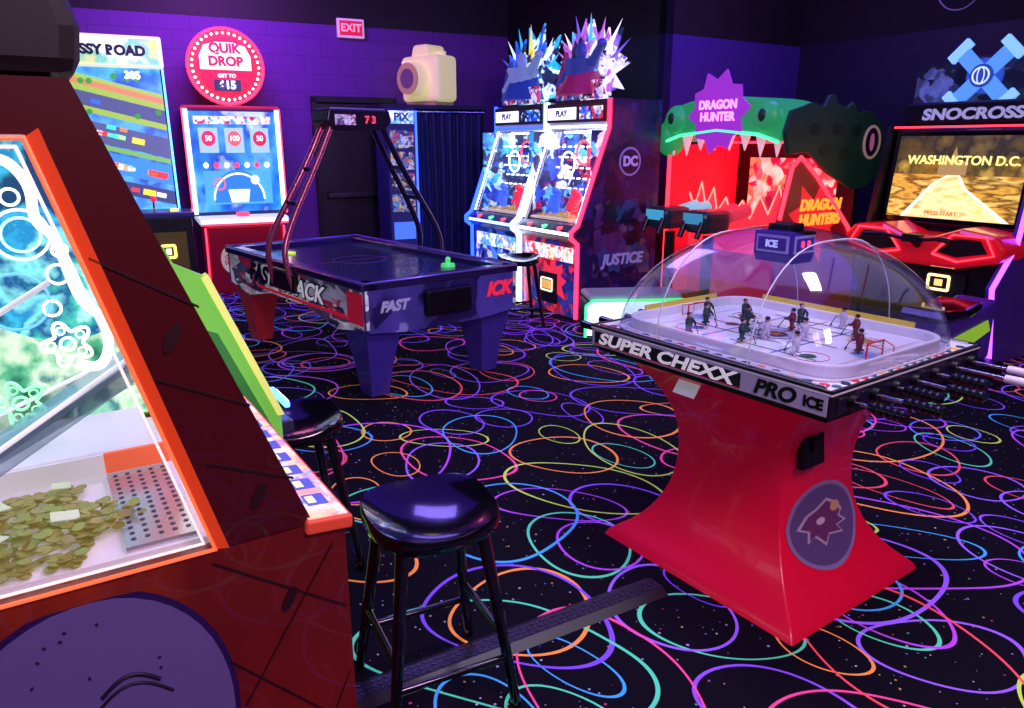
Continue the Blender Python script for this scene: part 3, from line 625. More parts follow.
# ------------------------------------------------------------ superhero coin pushers
def hero(near,org,ledL,ledR,tcols,seed,acols):
    U=Obj('coin_pusher_arcade_cabinet',(org[0],org[1],0),-58)
    hw=.49
    P=[(0,0),(0,.72),(-.07,.78),(-.07,.83),(0,.88),(.33,1.75),(.33,2.0),(.92,2.0),(.92,0)]
    sm=art(['#20104c','#160c34','#2c1c60','#401840','#1a1244'],4,.35,seed=seed,lo=.6)
    for s in (-1,1):
        U.prism('side_%d'%s,P,'YZ',s*hw-.015,s*hw+.015,sm)
    U.box('back',(0,.9,1.0),(.95,.03,1.98),BLK); U.box('roof',(0,.62,1.985),(.95,.58,.03),BLK)
    U.box('lower_front',(0,.03,.37),(.95,.04,.72),art(['#b81c38','#1c2c80','#d83048','#283890','#701830'] if near else ['#2038a0','#183078','#e0e8ff','#3058c8','#101c58'],5,.8,seed=seed+1),0)
    U.box('lower_banner',(0,.0,.60),(.8,.015,.14),art(['#ffffff','#ff4858','#fff0c0','#e8e8ff'] if near else ['#e8f4ff','#60b0ff','#ffffff','#ffe080'],11,1.2,seed=seed),.01)
    U.prism('lower_burst',star(.05,.32,.26,.15,9,.3,random.Random(seed)),'XZ',.002,.008,E('#e83048' if near else '#5088f0',.9))
    U.box('coin_door',(0,.0,.25),(.3,.03,.3),BLK,.008); U.box('coin_slot',(.0,-.02,.28),(.12,.01,.08),E('#f0c060',.8)); U.tube('coin_ring',[(a,-.02,.28+c_) for a,c_ in rr(.09,.06,.01)],.008,E('#fff0c0',1.5),True)
    U.prism('shelf',[(0,.72),(-.07,.78),(-.07,.83),(0,.88),(.1,.88),(.1,.72)],'YZ',-.47,.47,M('#20204a',.3))
    U.box('shelf_light',(0,-.075,.805),(.9,.01,.03),E('#e8f0ff' if near else '#90b0ff',3))
    for i in (-1,0,1): U.cyl('button_%d'%i,(i*.25,-.045,.83),(i*.25,-.05,.86),.03,E('#ff5060' if i else '#60ff90',1.5),seg=16)
    U.box('interior_floor',(0,.5,.9),(.94,.8,.02),M('#d8d0c0',.4,0,.5))
    U.box('interior_art_back',(0,.8,1.33),(.94,.01,.86),art(acols,5,1.0,seed=seed+2,lo=.3))
    U.box('interior_side_l',(-.465,.5,1.3),(.006,.75,.85),art(acols,6,.8,seed=seed+3)); U.box('interior_side_r',(.465,.5,1.3),(.006,.75,.85),art(acols,6,.8,seed=seed+3))
    U.box('interior_lamp',(0,.6,1.72),(.8,.3,.02),E('#ffffff',4))
    b=B(); r=random.Random(seed)
    for i in range(260): 
        p=Vector((r.uniform(-.42,.42),r.uniform(.12,.5),.915+.02*r.random())); b.cone(p,p+Vector((r.uniform(-.3,.3),r.uniform(-.3,.3),1)).normalized()*.003,.02,seg=9)
    U.bm('coins',b,M('#e0c060',.3,.6,.15,'#e0c060'))
    for i in range(3):
        U.tube('peg_ring_%d'%i,[(-.25+i*.25+a,.40,1.42+.1*(i%2)+c_) for a,c_ in circ(0,0,.11,24)],.010,E(['#ffffff','#ff4050','#60c0ff'][i],2),True)
    b=B()
    for i in range(9):
        for j in range(5): b.cone((-.4+.1*i+.05*(j%2),.40,1.18+.1*j),(-.4+.1*i+.05*(j%2),.36,1.18+.1*j),.009,seg=8)
    U.bm('pegs',b,E('#ffffff',1.6))
    for k,(rad,cc) in enumerate(((.27,'#f0f4ff'),(.23,'#d82840' if near else '#3070e8'),(.17,'#f0f4ff'),(.12,'#2848c0' if near else '#58c8f0'))): U.prism('spinner_disc_%d'%k,circ(0,1.36,rad,32),'XZ',.70-k*.012,.71-k*.012,E(cc,1.1))
    U.prism('spinner_star',star(0,1.36,.11,.05,5),'XZ',.64,.65,E('#ffffff',1.5))
    for k in range(3):
        xk=-.32+k*.32
        U.bm('prize_figure_%d'%k,B().sph((xk,.3,1.15),.04).cone((xk,.3,.93),(xk,.3,1.11),.035,.06).cone((xk-.05,.3,1.08),(xk-.1,.28,.98),.02).cone((xk+.05,.3,1.08),(xk+.1,.28,1.16),.02),E(['#3060e0','#e03048','#f0d040'][k],.9),True)
    U.mesh('front_glass',[(-.475,.01,.88),(.475,.01,.88),(.475,.335,1.75),(-.475,.335,1.75)],[(0,1,2,3)],glass('#ffffff',.05,.3,.2))
    for s,c_ in ((-1,ledL),(1,ledR)):
        x_=s*.485
        U.tube('led_edge_%d'%s,[(x_,-.018,.02),(x_,-.018,.72),(x_,-.095,.78),(x_,-.095,.83),(x_,-.022,.885),(x_,.308,1.75),(x_,.308,2.0)],.021,E(c_,6))
        U.tube('led_inner_%d'%s,[(s*.44,.0,.90),(s*.44,.315,1.74)],.008,E('#ffffff',4))
    U.box('frame_top',(0,.33,1.77),(.96,.05,.06),M('#c8d0e8',.3,.5,.2)); U.box('frame_top_led',(0,.30,1.765),(.94,.01,.02),E(ledL,5))
    U.box('marquee_screen',(0,.30,1.89),(.92,.05,.18),BLK,.01)
    U.box('marquee_lit',(-.2,.272,1.885),(.46,.006,.11),E('#f4f6ff',1.3)); U.text('marquee_text','PLAY',(-.2,.266,1.885),.08,E('#203060',.3),bold=.03)
    U.box('marquee_lit_r',(.26,.272,1.885),(.34,.006,.11),art(acols,12,1.2,seed=seed))
    r=random.Random(seed+9)
    for k,(c_,r1,r2,dx,dz,yy) in enumerate(((tcols[0],.46,.30,0,0,.50),(tcols[1],.38,.22,.12,-.04,.46),(tcols[2],.34,.16,-.18,.03,.42),(tcols[3],.2,.10,.0,-.06,.38))):
        pts=[(a,max(2.0,c2)) for a,c2 in star(dx,2.30+dz,r1,r2,11,.5,r)]
        U.prism('topper_burst_%d'%k,pts,'XZ',yy,yy+.02,art([c_,tcols[(k+1)%4],c_,'#182048'],7,1.3,seed=seed+k,lo=.6))
    for k in range(7):
        a=R(20+23*k); L1=r.uniform(.4,.58); cx,cz=.35*math.cos(a),2.28+.22*math.sin(a)
        U.mesh('topper_spike_%d'%k,[(cx-.04,.44,cz),(cx+.04,.44,cz),(cx+L1*.5*math.cos(a),.44,cz+L1*.5*abs(math.sin(a))+.05),(cx,.48,cz)],[(0,1,2),(0,2,3),(1,2,3),(0,1,3)],E(tcols[k%4],1.3))
    U.bm('topper_hero',B().sph((0,.34,2.43),.07,(1,.6,1.2)).cone((0,.35,2.12),(0,.35,2.36),.12,.17,16).cone((-.16,.35,2.32),(-.30,.33,2.18),.05,.035).cone((.16,.35,2.32),(.30,.33,2.45),.05,.035).sph((-.31,.33,2.16),.045).sph((.32,.33,2.47),.045),M('#3a4a9a' if near else '#88a0d0',.4,.2,.3),True)
    U.bm('topper_hero_cape',B().cone((0,.38,2.05),(0,.38,2.35),.26,.1,12).cone((-.32,.36,2.1),(-.26,.36,2.45),.07,.02),M('#902050' if near else '#203a90',.4,0,.4),True)
    U.box('topper_sign',(0,.32,2.09),(.7,.04,.16),art(['#d8dcf0','#4050b0','#c04068','#101838'],12,.9,seed=seed),.01)
    U.prism('side_roundel',circ(.55,1.45,.13,28),'YZ',hw+.015,hw+.02,E('#7a60a8',.45)); U.prism('side_roundel_in',circ(.55,1.45,.11,28),'YZ',hw+.02,hw+.023,M('#201440',.4))
    U.text('side_letters','DC',(hw+.025,.55,1.45),.12,E('#9880c0',.55),(90,0,90),.05)
    U.box('side_figures',(hw+.018,.5,.75),(.004,.7,.7),art(['#1a1040','#40205c','#243470','#1a1040','#4c3860','#101028'],5,.35,seed=seed+5,lo=.6))
    U.text('side_title','JUSTICE',(hw+.024,.5,.55),.14,E('#7868a8',.6),(90,0,90),.04,.002,.2)
    return U
c0=Vector((.62,6.78)); ux=Vector((math.cos(R(-58)),math.sin(R(-58))))
n1=c0-ux*.5; n2=c0-ux*1.51
hero(True,n1,'#c8d8ff','#ff2040',['#6a50c0','#e8e4ff','#b060c0','#40b0e0'],3,['#182868','#e0e8ff','#2858d8','#101c50','#60c8ff','#c82848','#f0f4ff'])
hero(False,n2,'#1c40ff','#6a90ff',['#20a8d8','#d0f4ff','#2850c0','#e0c850'],8,['#102060','#c0e8ff','#2048c8','#0c1848','#40b0f0','#1a2060','#e0f0ff'])
# ------------------------------------------------------------ dragon game
G=Obj('dragon_shooting_arcade',(1.90,6.82,0),-58)
hw=.70; GRN=M('#28a058',.4,0,.5); DG=M('#143424',.45,0,.12)
G.box('base_platform',(0,.3,.08),(1.4,1.3,.16),BLK,.02)
G.box('screen_back',(0,.95,1.0),(1.36,.04,1.6),BLK); G.box('screen',(0,.92,1.15),(1.0,.01,.65),art(['#ff8060','#ff2040','#ffd0c0','#a02050','#ff6070'],5,1.1,seed=4))
G.box('screen_lamp',(0,.6,1.62),(1.2,.5,.02),E('#ff2038',5))
G.box('console',(0,.55,.5),(1.36,.5,.75),M('#c01028',.4,0,.5),.02)
flame=[(-.68,.62),(-.68,1.15),(-.6,1.0),(-.52,1.25),(-.45,1.02),(-.36,1.2),(-.3,.98),(-.2,1.12),(-.12,.95),(0,1.1),(.1,.95),(.2,1.15),(.3,1.0),(.4,1.25),(.48,1.02),(.58,1.3),(.68,1.1),(.68,.62)]
G.prism('flame_panel',flame,'XZ',.28,.30,E('#ff2a38',1.3)); G.tube('flame_edge',[(a,.27,c_) for a,c_ in flame[1:-1]],.010,E('#ff9080',1.6))
G.prism('side_far',[(0,0),(0,1.6),(.3,1.6),(1,1.7),(1,0)],'YZ',-hw,-hw+.03,M('#d01028',.4,0,.8))
jaw=[(-.05,0),(-.08,1.0),(.02,1.42),(.12,1.5),(.35,1.34),(.6,1.12),(.85,.9),(1.0,.7),(1.05,0)]
G.prism('side_near',jaw,'YZ',hw-.03,hw,M('#7a0a1c',.35,0,.4)); 
G.tube('side_near_led',[(hw+.005,a,c_) for a,c_ in jaw[1:-1]],.018,E('#ff2838',4))
G.text('side_logo','DRAGON\nHUNTERS',(hw+.008,.44,1.04),.125,E('#ff9830',1.3),(90,0,90),.05,.004,.15)
G.prism('side_logo_flame',star(.40,.95,.33,.22,9,.4),'YZ',hw,hw+.004,E('#d81c2c',.9))
head=[(-.1,1.52),(-.16,1.70),(-.1,1.86),(.06,1.90),(.16,1.93),(.30,1.90),(.36,1.99),(.42,2.0),(.47,1.93),(.6,1.90),(.68,1.95),(.76,1.86),(.90,1.88),(1.02,1.84),(1.13,1.76),(1.2,1.62),(1.2,1.48),(1.12,1.34),(1.0,1.24),(.8,1.22),(.45,1.36),(.15,1.54)]
G.prism('head_side',head,'YZ',hw+.01,hw+.05,DG,.01)
G.tube('eye_ring',[(hw+.055,.98+a,1.62+c_*1.2) for a,c_ in circ(0,0,.11,24)],.012,E('#8a7068',.6),True)
G.prism('eye',circ(.98,1.62,.10,24,.125),'YZ',hw+.05,hw+.056,M('#281838',.3)); G.prism('eye_pupil',circ(.98,1.62,.03,12,.075),'YZ',hw+.056,hw+.06,E('#a05070',.6))
for i,(yy,zz) in enumerate(((.2,1.72),(.5,1.72),(.62,1.52),(.75,1.72),(.35,1.55))): G.prism('scale_patch_%d'%i,circ(yy,zz,.07,7,.05),'YZ',hw+.05,hw+.054,M('#0e2818',.5,0,.05))
arch=[]
for i in range(25):
    t=math.pi*i/24; arch.append((-.70*math.cos(t),1.70+.30*math.sin(t)**.6))
inner=[(.66,1.62),(.45,1.68),(0,1.72),(-.45,1.68),(-.66,1.62)]
G.prism('upper_jaw',arch+inner,'XZ',-.12,.5,GRN,.02)
G.tube('jaw_lip_led',[(a,-.13,c_) for a,c_ in inner],.015,E('#50e0a0',1.5))
for s in (-1,1): 
    G.sph('nostril_bump_%d'%s,(s*.52,-.10,1.82),.13,GRN,(1,.7,1)); G.sph('nostril_%d'%s,(s*.52,-.18,1.83),.04,DG,(1,.6,1.3))
G.sph('jaw_corner_l',(-.68,-.02,1.66),.14,GRN,(1,1,1.2))
G.prism('name_oval',star(0,1.87,.34,.27,10,.1),'XZ',-.14,-.12,E('#8a28a8',1.0)); G.text('name_text','DRAGON\nHUNTER',(0,-.145,1.88),.10,E('#ff90e8',1.8),bold=.04)
for i in range(8):
    x=-.6+i*.171; l=.2 if i in (0,1,6,7) else .15
    G.bm('tooth_%d'%i,B().cone((x,-.05,1.72),(x,-.05,1.72-l-.02),.06,.005,10),M('#f0b8c8',.3,0,.6),True)
G.tube('mouth_led',[(-.68,-.02,.2),(-.68,-.02,1.6)],.02,E('#ff2838',4))
for i,x in enumerate((-.38,.1)):
    G.cyl('gun_post_%d'%i,(x,-.25,.16),(x,-.25,.82),.05,BLK); G.box('gun_body_%d'%i,(x,-.28,.95),(.28,.34,.2),M('#1a2c38',.25,0,.15),.06)
    G.bm('gun_barrels_%d'%i,B().cone((x-.07,-.1,.98),(x-.07,.14,1.03),.06).cone((x+.07,-.1,.98),(x+.07,.14,1.03),.06),E('#58b8c8' if i==0 else '#b03048',.8),True)
    G.bm('gun_visor_%d'%i,B().box((x,-.455,.98),(.22,.012,.09)),E('#40a0b8' if i==0 else '#3088a0',.8))
    G.bm('gun_grips_%d'%i,B().cone((x-.1,-.44,.95),(x-.1,-.5,.82),.025).cone((x+.1,-.44,.95),(x+.1,-.5,.82),.025),BLK,True)
Bn=Obj('arcade_bench',(1.02,6.36,0),6)
Bn.prism('end_lit_panel',[(-.42,.03),(-.42,.28),(-.36,.32),(.42,.32),(.42,.03)],'XZ',-.20,-.18,art(['#f4fff8','#d8fff0','#ffffff','#a0f0d0'],4,1.5,'n'))
Bn.box('seat_body',(0,0,.17),(.8,.36,.28),M('#20402c',.4),.02); Bn.box('seat_pad',(.02,.02,.34),(.82,.38,.06),M('#80a090',.4,0,.12),.03)
Bn.tube('green_led',[(-.42,-.205,.02),(-.42,-.205,.29),(-.36,-.205,.33),(.42,-.205,.33)],.012,E('#30e070',2.5))
# ------------------------------------------------------------ snowmobile racer
S=Obj('snowmobile_racing_arcade',(3.50,5.98,0),-58)
S.box('screen_housing',(0,.22,1.33),(1.12,.4,.80),BLK,.02,(0,0,0))
sc2=S.sub('screen_assembly',(0,.0,1.345),(-6,0,0))
sc2.box('bezel',(0,0,0),(1.10,.06,.74),BLKG,.015)
sc2.fp('sky',rect(-.5,.0,.5,.32),-.033,art(['#1c1a14','#5a4a20','#2c2a20','#7a6830','#38483a'],4,.9,'n'))
sc2.fp('hills',[(-.5,-.05),(-.5,.10),(-.4,.16),(-.3,.12),(-.2,.17),(-.1,.08),(.1,.12),(.22,.08),(.32,.17),(.4,.12),(.5,.2),(.5,-.05)],-.035,art(['#3a3418','#8a6a20','#4a4420','#b89838'],9,.9,'n'))
sc2.fp('snowfield',[(-.5,-.32),(-.5,.02),(.5,.02),(.5,-.32)],-.037,art(['#8a5818','#e0b040','#6a4414','#f0d060','#b07820'],5,1.0,'n',stretch=(1,1,4)))
sc2.fp('track',[(-.34,-.32),(-.14,-.05),(-.04,.02),(.02,.02),(.08,-.08),(.42,-.32)],-.039,art(['#f0c860','#fff0a0','#d8a040'],8,1.1,'n',stretch=(1,1,3)))
sc2.fp('track_edge_l',[(-.38,-.32),(-.34,-.32),(-.14,-.05),(-.04,.02),(-.06,.02),(-.17,-.05)],-.040,E('#fff8d0',1.0)); sc2.fp('track_edge_r',[(.42,-.32),(.47,-.32),(.11,-.08),(.04,.02),(.02,.02),(.08,-.08)],-.040,E('#fff8d0',1.0))
sc2.fp('building',[(-.14,.02),(-.14,.12),(-.06,.14),(-.03,.24),(0,.14),(.08,.12),(.08,.02)],-.038,E('#a89050',.8))
sc2.text('title','WASHINGTON D.C.',(.03,-.043,.13),.095,E('#fff080',1.2),bold=.02)
sc2.text('subtitle','PRESS START',(-.05,-.043,-.28),.045,E('#ff5030',1.3),bold=.02)
S.box('screen_led',(0,-.045,1.735),(1.08,.02,.015),E('#ff3848',2.5))
S.box('marquee',(0,.25,1.84),(1.12,.3,.18),BLK,.02); S.text('marquee_text','SNOCROSS',(-.02,.09,1.83),.115,E('#9098b8',.7),bold=.04,shear=.1,sx=1.3)
mt=[(-.56,1.92),(-.55,2.18),(-.5,2.25),(-.38,2.2),(-.26,2.26),(.26,2.26),(.36,2.18),(.48,2.24),(.56,2.1),(.56,1.92)]
S.prism('marquee_mountains',mt,'XZ',.20,.23,art(['#181c30','#3a4468','#10142a','#5868a0','#241c38'],6,.5,seed=3))
zc=2.11
S.prism('x_disc',circ(0,zc,.13,32),'XZ',.15,.19,E('#2848a0',.9))
for a in (45,-45): 
    S.box('x_bar_%d'%a,(0,.14,zc),(.11,.03,.56),E('#4a88e8',1.1),.004,(0,a,0))
    for s in (-1,1):
        dx,dz=math.sin(R(a))*s,math.cos(R(a))*s
        S.box('x_tip_%d_%d'%(a,s),(.27*dx,.135,zc+.27*dz),(.19,.04,.07),E('#78b0f8',1.2),.004,(0,a,0))
S.prism('x_globe',circ(0,zc,.085,24),'XZ',.11,.14,E('#203c80',1.0)); S.tube('x_globe_line',[(a,.105,zc+c_) for a,c_ in circ(0,0,.06,20)],.006,E('#c0d4ff',1.1),True)
S.tube('x_globe_meridian',[(a,.105,zc+c_) for a,c_ in circ(0,0,.025,16,.06)],.004,E('#c0d4ff',1.1),True)
RDG=M('#d81024',.22,0,.35,coat=.5)
S.prism('dash_cowl',[(-.60,.78),(-.64,.88),(-.56,.97),(-.3,1.0),(-.12,.93),(.12,.93),(.3,1.0),(.56,.97),(.64,.88),(.60,.78),(.3,.70),(-.3,.70)],'XZ',-.42,-.05,RDG,.03)
for s in (-1,1):
    S.prism('dash_vent_%d'%s,[(s*.15,.82),(s*.3,.79),(s*.52,.84),(s*.46,.93),(s*.28,.93)],'XZ',-.425,-.415,M('#180408',.4)); 
    S.tube('dash_line_%d'%s,[(s*.13,-.43,.80),(s*.32,-.43,.76),(s*.57,-.43,.83),(s*.5,-.43,.955),(s*.26,-.43,.955),(s*.13,-.43,.80)],.008,E('#ff4050',1.8))
    S.bm('handlebar_%d'%s,B().cone((s*.06,-.5,.90),(s*.24,-.55,.93),.014).cone((s*.22,-.54,.925),(s*.34,-.58,.92),.02),BLK,True)
S.bm('handlebar_stem',B().cone((0,-.35,.82),(0,-.5,.91),.03).box((0,-.5,.91),(.14,.06,.06)),BLK,True)
S.box('pedestal',(0,.1,.37),(1.05,.66,.74),BLK,.02)
S.box('pedestal_neck',(0,.2,.83),(1.0,.4,.25),BLK,.01)
S.box('coin_door',(.12,-.245,.48),(.4,.02,.34),M('#181820',.3),.01); S.tube('coin_slot_ring',[(.12+a,-.262,.56+c_) for a,c_ in rr(.08,.055,.01)],.010,E('#ffd890',2.2),True)
S.box('coin_slot',(.12,-.260,.56),(.06,.006,.05),E('#f0c070',1.4))
S.prism('side_panel_near',[(-.3,0),(-.45,.6),(-.2,.9),(-.05,1.75),(.4,1.75),(.5,0)],'YZ',.56,.60,M('#3a1c70',.4,0,.2))
S.tube('side_led_near',[(.605,-.3,.02),(.605,-.45,.6),(.605,-.2,.9),(.605,-.05,1.75)],.018,E('#9040ff',5))
S.prism('side_panel_far',[(-.2,0),(-.3,.6),(-.2,.9),(-.05,1.75),(.4,1.75),(.5,0)],'YZ',-.60,-.56,BLK)
S.box('ride_base',(.55,-.90,.06),(.5,.8,.12),BLK,.02)
S.prism('ride_seat_body',[(-1.25,.12),(-1.3,.38),(-1.2,.48),(-.9,.46),(-.6,.54),(-.54,.56),(-.52,.12)],'YZ',.42,.70,M('#3a1c78',.35,0,.25),.03)
S.prism('ride_seat_pad',[(-1.27,.48),(-1.23,.55),(-.95,.53),(-.75,.56),(-.75,.50),(-.9,.46),(-1.2,.46)],'YZ',.41,.71,BLKG,.02)
S.prism('ride_stripe_far',[(-1.2,.2),(-1.1,.34),(-.65,.42),(-.6,.34),(-1.0,.22)],'YZ',.41,.416,E('#8ab830',.7)); S.prism('ride_stripe',[(-1.2,.2),(-1.1,.34),(-.65,.42),(-.6,.34),(-1.0,.22)],'YZ',.704,.71,E('#8ab830',.7))
# ------------------------------------------------------------ drop game with round sign
Q=Obj('ball_drop_arcade',(-2.98,8.28,0),TB); Q.e.scale=(.87,1,.99)
Q.prism('base',[(-.05,0),(-.18,.55),(-.22,.78),(.6,.78),(.6,0)],'YZ',-.46,.46,M('#8a1028',.35,0,.25),.03)
Q.prism('base_side_trim',[(-.06,.05),(-.2,.55),(-.22,.75),(-.18,.75),(-.15,.55),(0,.05)],'YZ',.455,.475,E('#ff4060',2)); Q.prism('base_side_trim_l',[(-.06,.05),(-.2,.55),(-.22,.75),(-.18,.75),(-.15,.55),(0,.05)],'YZ',-.475,-.455,E('#ff4060',2)); 
Q.box('shelf',(0,.15,.82),(1.06,.82,.08),M('#d8e8f8',.3,0,.6),.03); Q.box('shelf_light',(0,-.27,.82),(1.0,.02,.03),E('#ffffff',2.5)); Q.box('shelf_red',(0,-.262,.79),(1.02,.02,.02),E('#ff3050',3))
Q.cyl('center_button',(0,-.1,.86),(0,-.1,.9),.08,E('#ff4050',1.5))
Q.box('cabinet',(0,.3,1.43),(1.12,.5,1.14),M('#182848',.4),.03)
Q.box('front_art',(0,.045,1.43),(1.0,.01,1.06),art(['#1868a8','#58b0d8','#2888c8','#1850a0','#a8d8e8'],3.2,.95,'n',seed=1))
Q.box('window_band',(0,.038,1.16),(.8,.01,.36),E('#48a8c8',1.0)); Q.prism('drop_arc',[(a,max(1.0,c_)) for a,c_ in circ(0,1.05,.3,28)],'XZ',.028,.032,E('#2878b8',1.1)); Q.tube('drop_arc_line',[(.3*math.cos(t),.024,1.03+.28*math.sin(t)) for t in [math.pi*i/16 for i in range(17)]],.01,E('#ffffff',1.4)); Q.prism('drop_cup',[(-.1,1.0),(.1,1.0),(.13,1.14),(-.13,1.14)],'XZ',.02,.024,E('#e8f8ff',1.2))
Q.tube('ball_ring',[(-.22+a,.02,1.2+c_) for a,c_ in circ(0,0,.06,18)],.008,E('#ff5060',1.4),True); Q.cyl('drop_ball',(.2,.03,1.24),(.2,.01,1.24),.05,E('#f0f0ff',1.3),seg=20)
for i in range(7): Q.cyl('prize_light_%d'%i,(-.36+i*.12,.03,1.40),(-.36+i*.12,.02,1.40),.03,E(['#ffffff','#ff4060'][i%2],1.4),seg=16)
for i in (-1,0,1):
    Q.box('prize_card_%d'%i,(i*.30,.034,1.66),(.22,.01,.26),E('#98c8e0',1.0),.01); Q.prism('prize_mark_%d'%i,circ(i*.30,1.68,.08,20),'XZ',.024,.028,E(['#d02848','#e06050','#c02040'][i+1],1.1))
    Q.text('prize_num_%d'%i,['50','100','50'][i+1],(i*.30,.022,1.68),.08,E('#ffffff',1.4))
Q.box('top_strip',(0,.034,1.87),(.9,.01,.08),art(['#ffffff','#50c0f0','#e02848','#f0f8ff'],12,1.2,seed=2))
for s in (-1,1): Q.box('led_column_%d'%s,(s*.53,.035,1.43),(.05,.03,1.1),E('#d8fff0',2.5),.01); Q.box('led_column_red_%d'%s,(s*.565,.05,1.43),(.02,.03,1.12),E('#ff4058',3))
Q.box('cabinet_top',(0,.3,2.0),(1.14,.52,.04),M('#b02038',.4,0,.4),.02); Q.box('sign_neck',(0,.25,2.03),(.3,.12,.1),BLK)
q=Q.sub('round_sign',(0,0,.27),(0,0,0)); q.e.scale=(.86/.87,.86,.86/.99)
q.cyl('sign_disc',(0,.28,2.48),(0,.20,2.48),.44,M('#e00c28',.3,0,1.2)); q.cyl('sign_inner',(0,.2,2.48),(0,.185,2.48),.33,E('#e81030',1.2))
b=B()
for i in range(36):
    t=2*math.pi*i/36; b.sph((.39*math.cos(t),.19,2.48+.39*math.sin(t)),.016,seg=8)
q.bm('sign_bulbs',b,E('#fff0f4',4))
q.tube('sign_ring',[(a,.19,2.48+c_) for a,c_ in circ(0,0,.44,40)],.020,E('#ff2840',4),True)
q.prism('sign_white',[(-.30,2.44),(-.30,2.60),(-.24,2.72),(-.1,2.76),(.1,2.76),(.24,2.72),(.30,2.60),(.30,2.44)],'XZ',.17,.182,E('#ffffff',1.3),.004)
q.text('sign_text_a','QUIK\nDROP',(0,.160,2.61),.15,E('#e01030',1),bold=.05); q.text('sign_text_b','GET TO',(0,.165,2.37),.06,E('#ffffff',1.4),bold=.03); q.prism('sign_score_panel',rect(-.16,2.19,.16,2.33),'XZ',.17,.182,E('#303048',.8),.004); q.text('sign_text_c','615',(0,.160,2.26),.13,E('#e8f4ff',1.8),bold=.04)
Q.prism('base_emblem',circ(-.2,.4,.12,24,.15),'XZ',-.20,-.17,E('#a8988c',.7)); Q.text('base_text','QUIK\nDROP',(-.2,-.205,.4),.06,E('#901028',.8),bold=.04)
# ------------------------------------------------------------ road-crossing game
T=Obj('video_arcade_cabinet',(-4.12,7.86,0),TB)
T.box('lower_body',(0,.15,.45),(1.16,.36,.9),BLK,.02)
tp=T.sub('display_assembly',(0,0,1.66),(-5,0,0))
tp.box('frame',(0,.06,0),(1.2,.1,1.5),BLKG,.02)
tp.box('led_frame_r',(.585,.0,0),(.02,.03,1.46),E('#50a8ff',4)); tp.box('led_frame_l',(-.585,.0,0),(.02,.03,1.46),E('#50a8ff',4)); tp.box('led_frame_b',(0,.0,-.735),(1.16,.03,.02),E('#50a8ff',4))
tp.fp('field',rect(-.56,-.72,.56,.72),.005,art(['#2868b8','#50b0f0','#2050a0','#70d0e8'],3,1.1,'n'))
def band(name,z0,w,c_,y,sl=-.25):
    tp.fp(name,[(-.56,z0-sl*.56),(.56,z0+sl*.56),(.56,z0+w+sl*.56),(-.56,z0+w-sl*.56)],y,E(c_,1.05))
band('grass',.22,.36,'#90c040',.0035); band('road_a',.28,.14,'#4a5870',.003); band('road_b',-.06,.2,'#505e78',.003); band('verge',-.12,.05,'#70b850',.003); band('river',-.34,.2,'#3890e8',.003); band('road_c',-.54,.14,'#38486a',.003); band('rail',.48,.06,'#c08850',.003)
r=random.Random(5)
for i in range(30):
    x=r.uniform(-.5,.5); zb=r.choice([.34,.04,-.26,-.47,.12]); z=zb-.25*x; w=r.uniform(.04,.09)
    tp.box('vehicle_%d'%i,(x,-.002,z),(w*1.6,.006,w*.8),E(r.choice(['#ff4040','#ffe040','#ffffff','#ff9030','#3070ff','#40e8c0']),1.1),0,(0,14,0))
for i in range(16): tp.fp('tree_%d'%i,circ(r.uniform(-.52,.52),r.choice([.24,.58,-.56,-.66])+r.uniform(-.03,.03),.03,8),.0,E('#3a9830',1))
tp.text('score','385',(.30,-.008,.62),.10,E('#ffffff',1.5),bold=.04)
T.box('marquee',(0,.06,2.50),(1.2,.2,.3),M('#e8f0c0',.4,0,.8),.02); T.box('marquee_face',(0,-.045,2.50),(1.12,.01,.24),art(['#c8e060','#f4fff0','#60c890','#f0e050'],4,1.1,'n')); T.text('marquee_text','CROSSY ROAD',(.02,-.055,2.50),.125,E('#182030',.3),bold=.06)
T.box('coin_pedestal',(.42,-.42,.45),(.5,.4,.9),M('#14121e',.35),.02); T.box('pedestal_top',(.42,-.42,.92),(.56,.46,.06),M('#283060',.3,0,.2),.015)
T.cyl('joystick_stem',(.34,-.45,.95),(.34,-.45,1.05),.012,CHR); T.sph('joystick_ball',(.34,-.45,1.07),.03,E('#ff3040',.8)); T.cyl('start_button',(.52,-.5,.95),(.52,-.5,.975),.04,E('#fff060',1.4))
T.box('coin_door',(.42,-.63,.52),(.36,.02,.46),M('#6a5a30',.3,.5,.18)); T.tube('coin_ring',[(.42+a,-.645,.56+c_) for a,c_ in rr(.06,.06,.015)],.014,E('#ffd060',2.5),True)
T.box('coin_button',(.42,-.645,.56),(.05,.01,.06),E('#fff0c0',1.5))
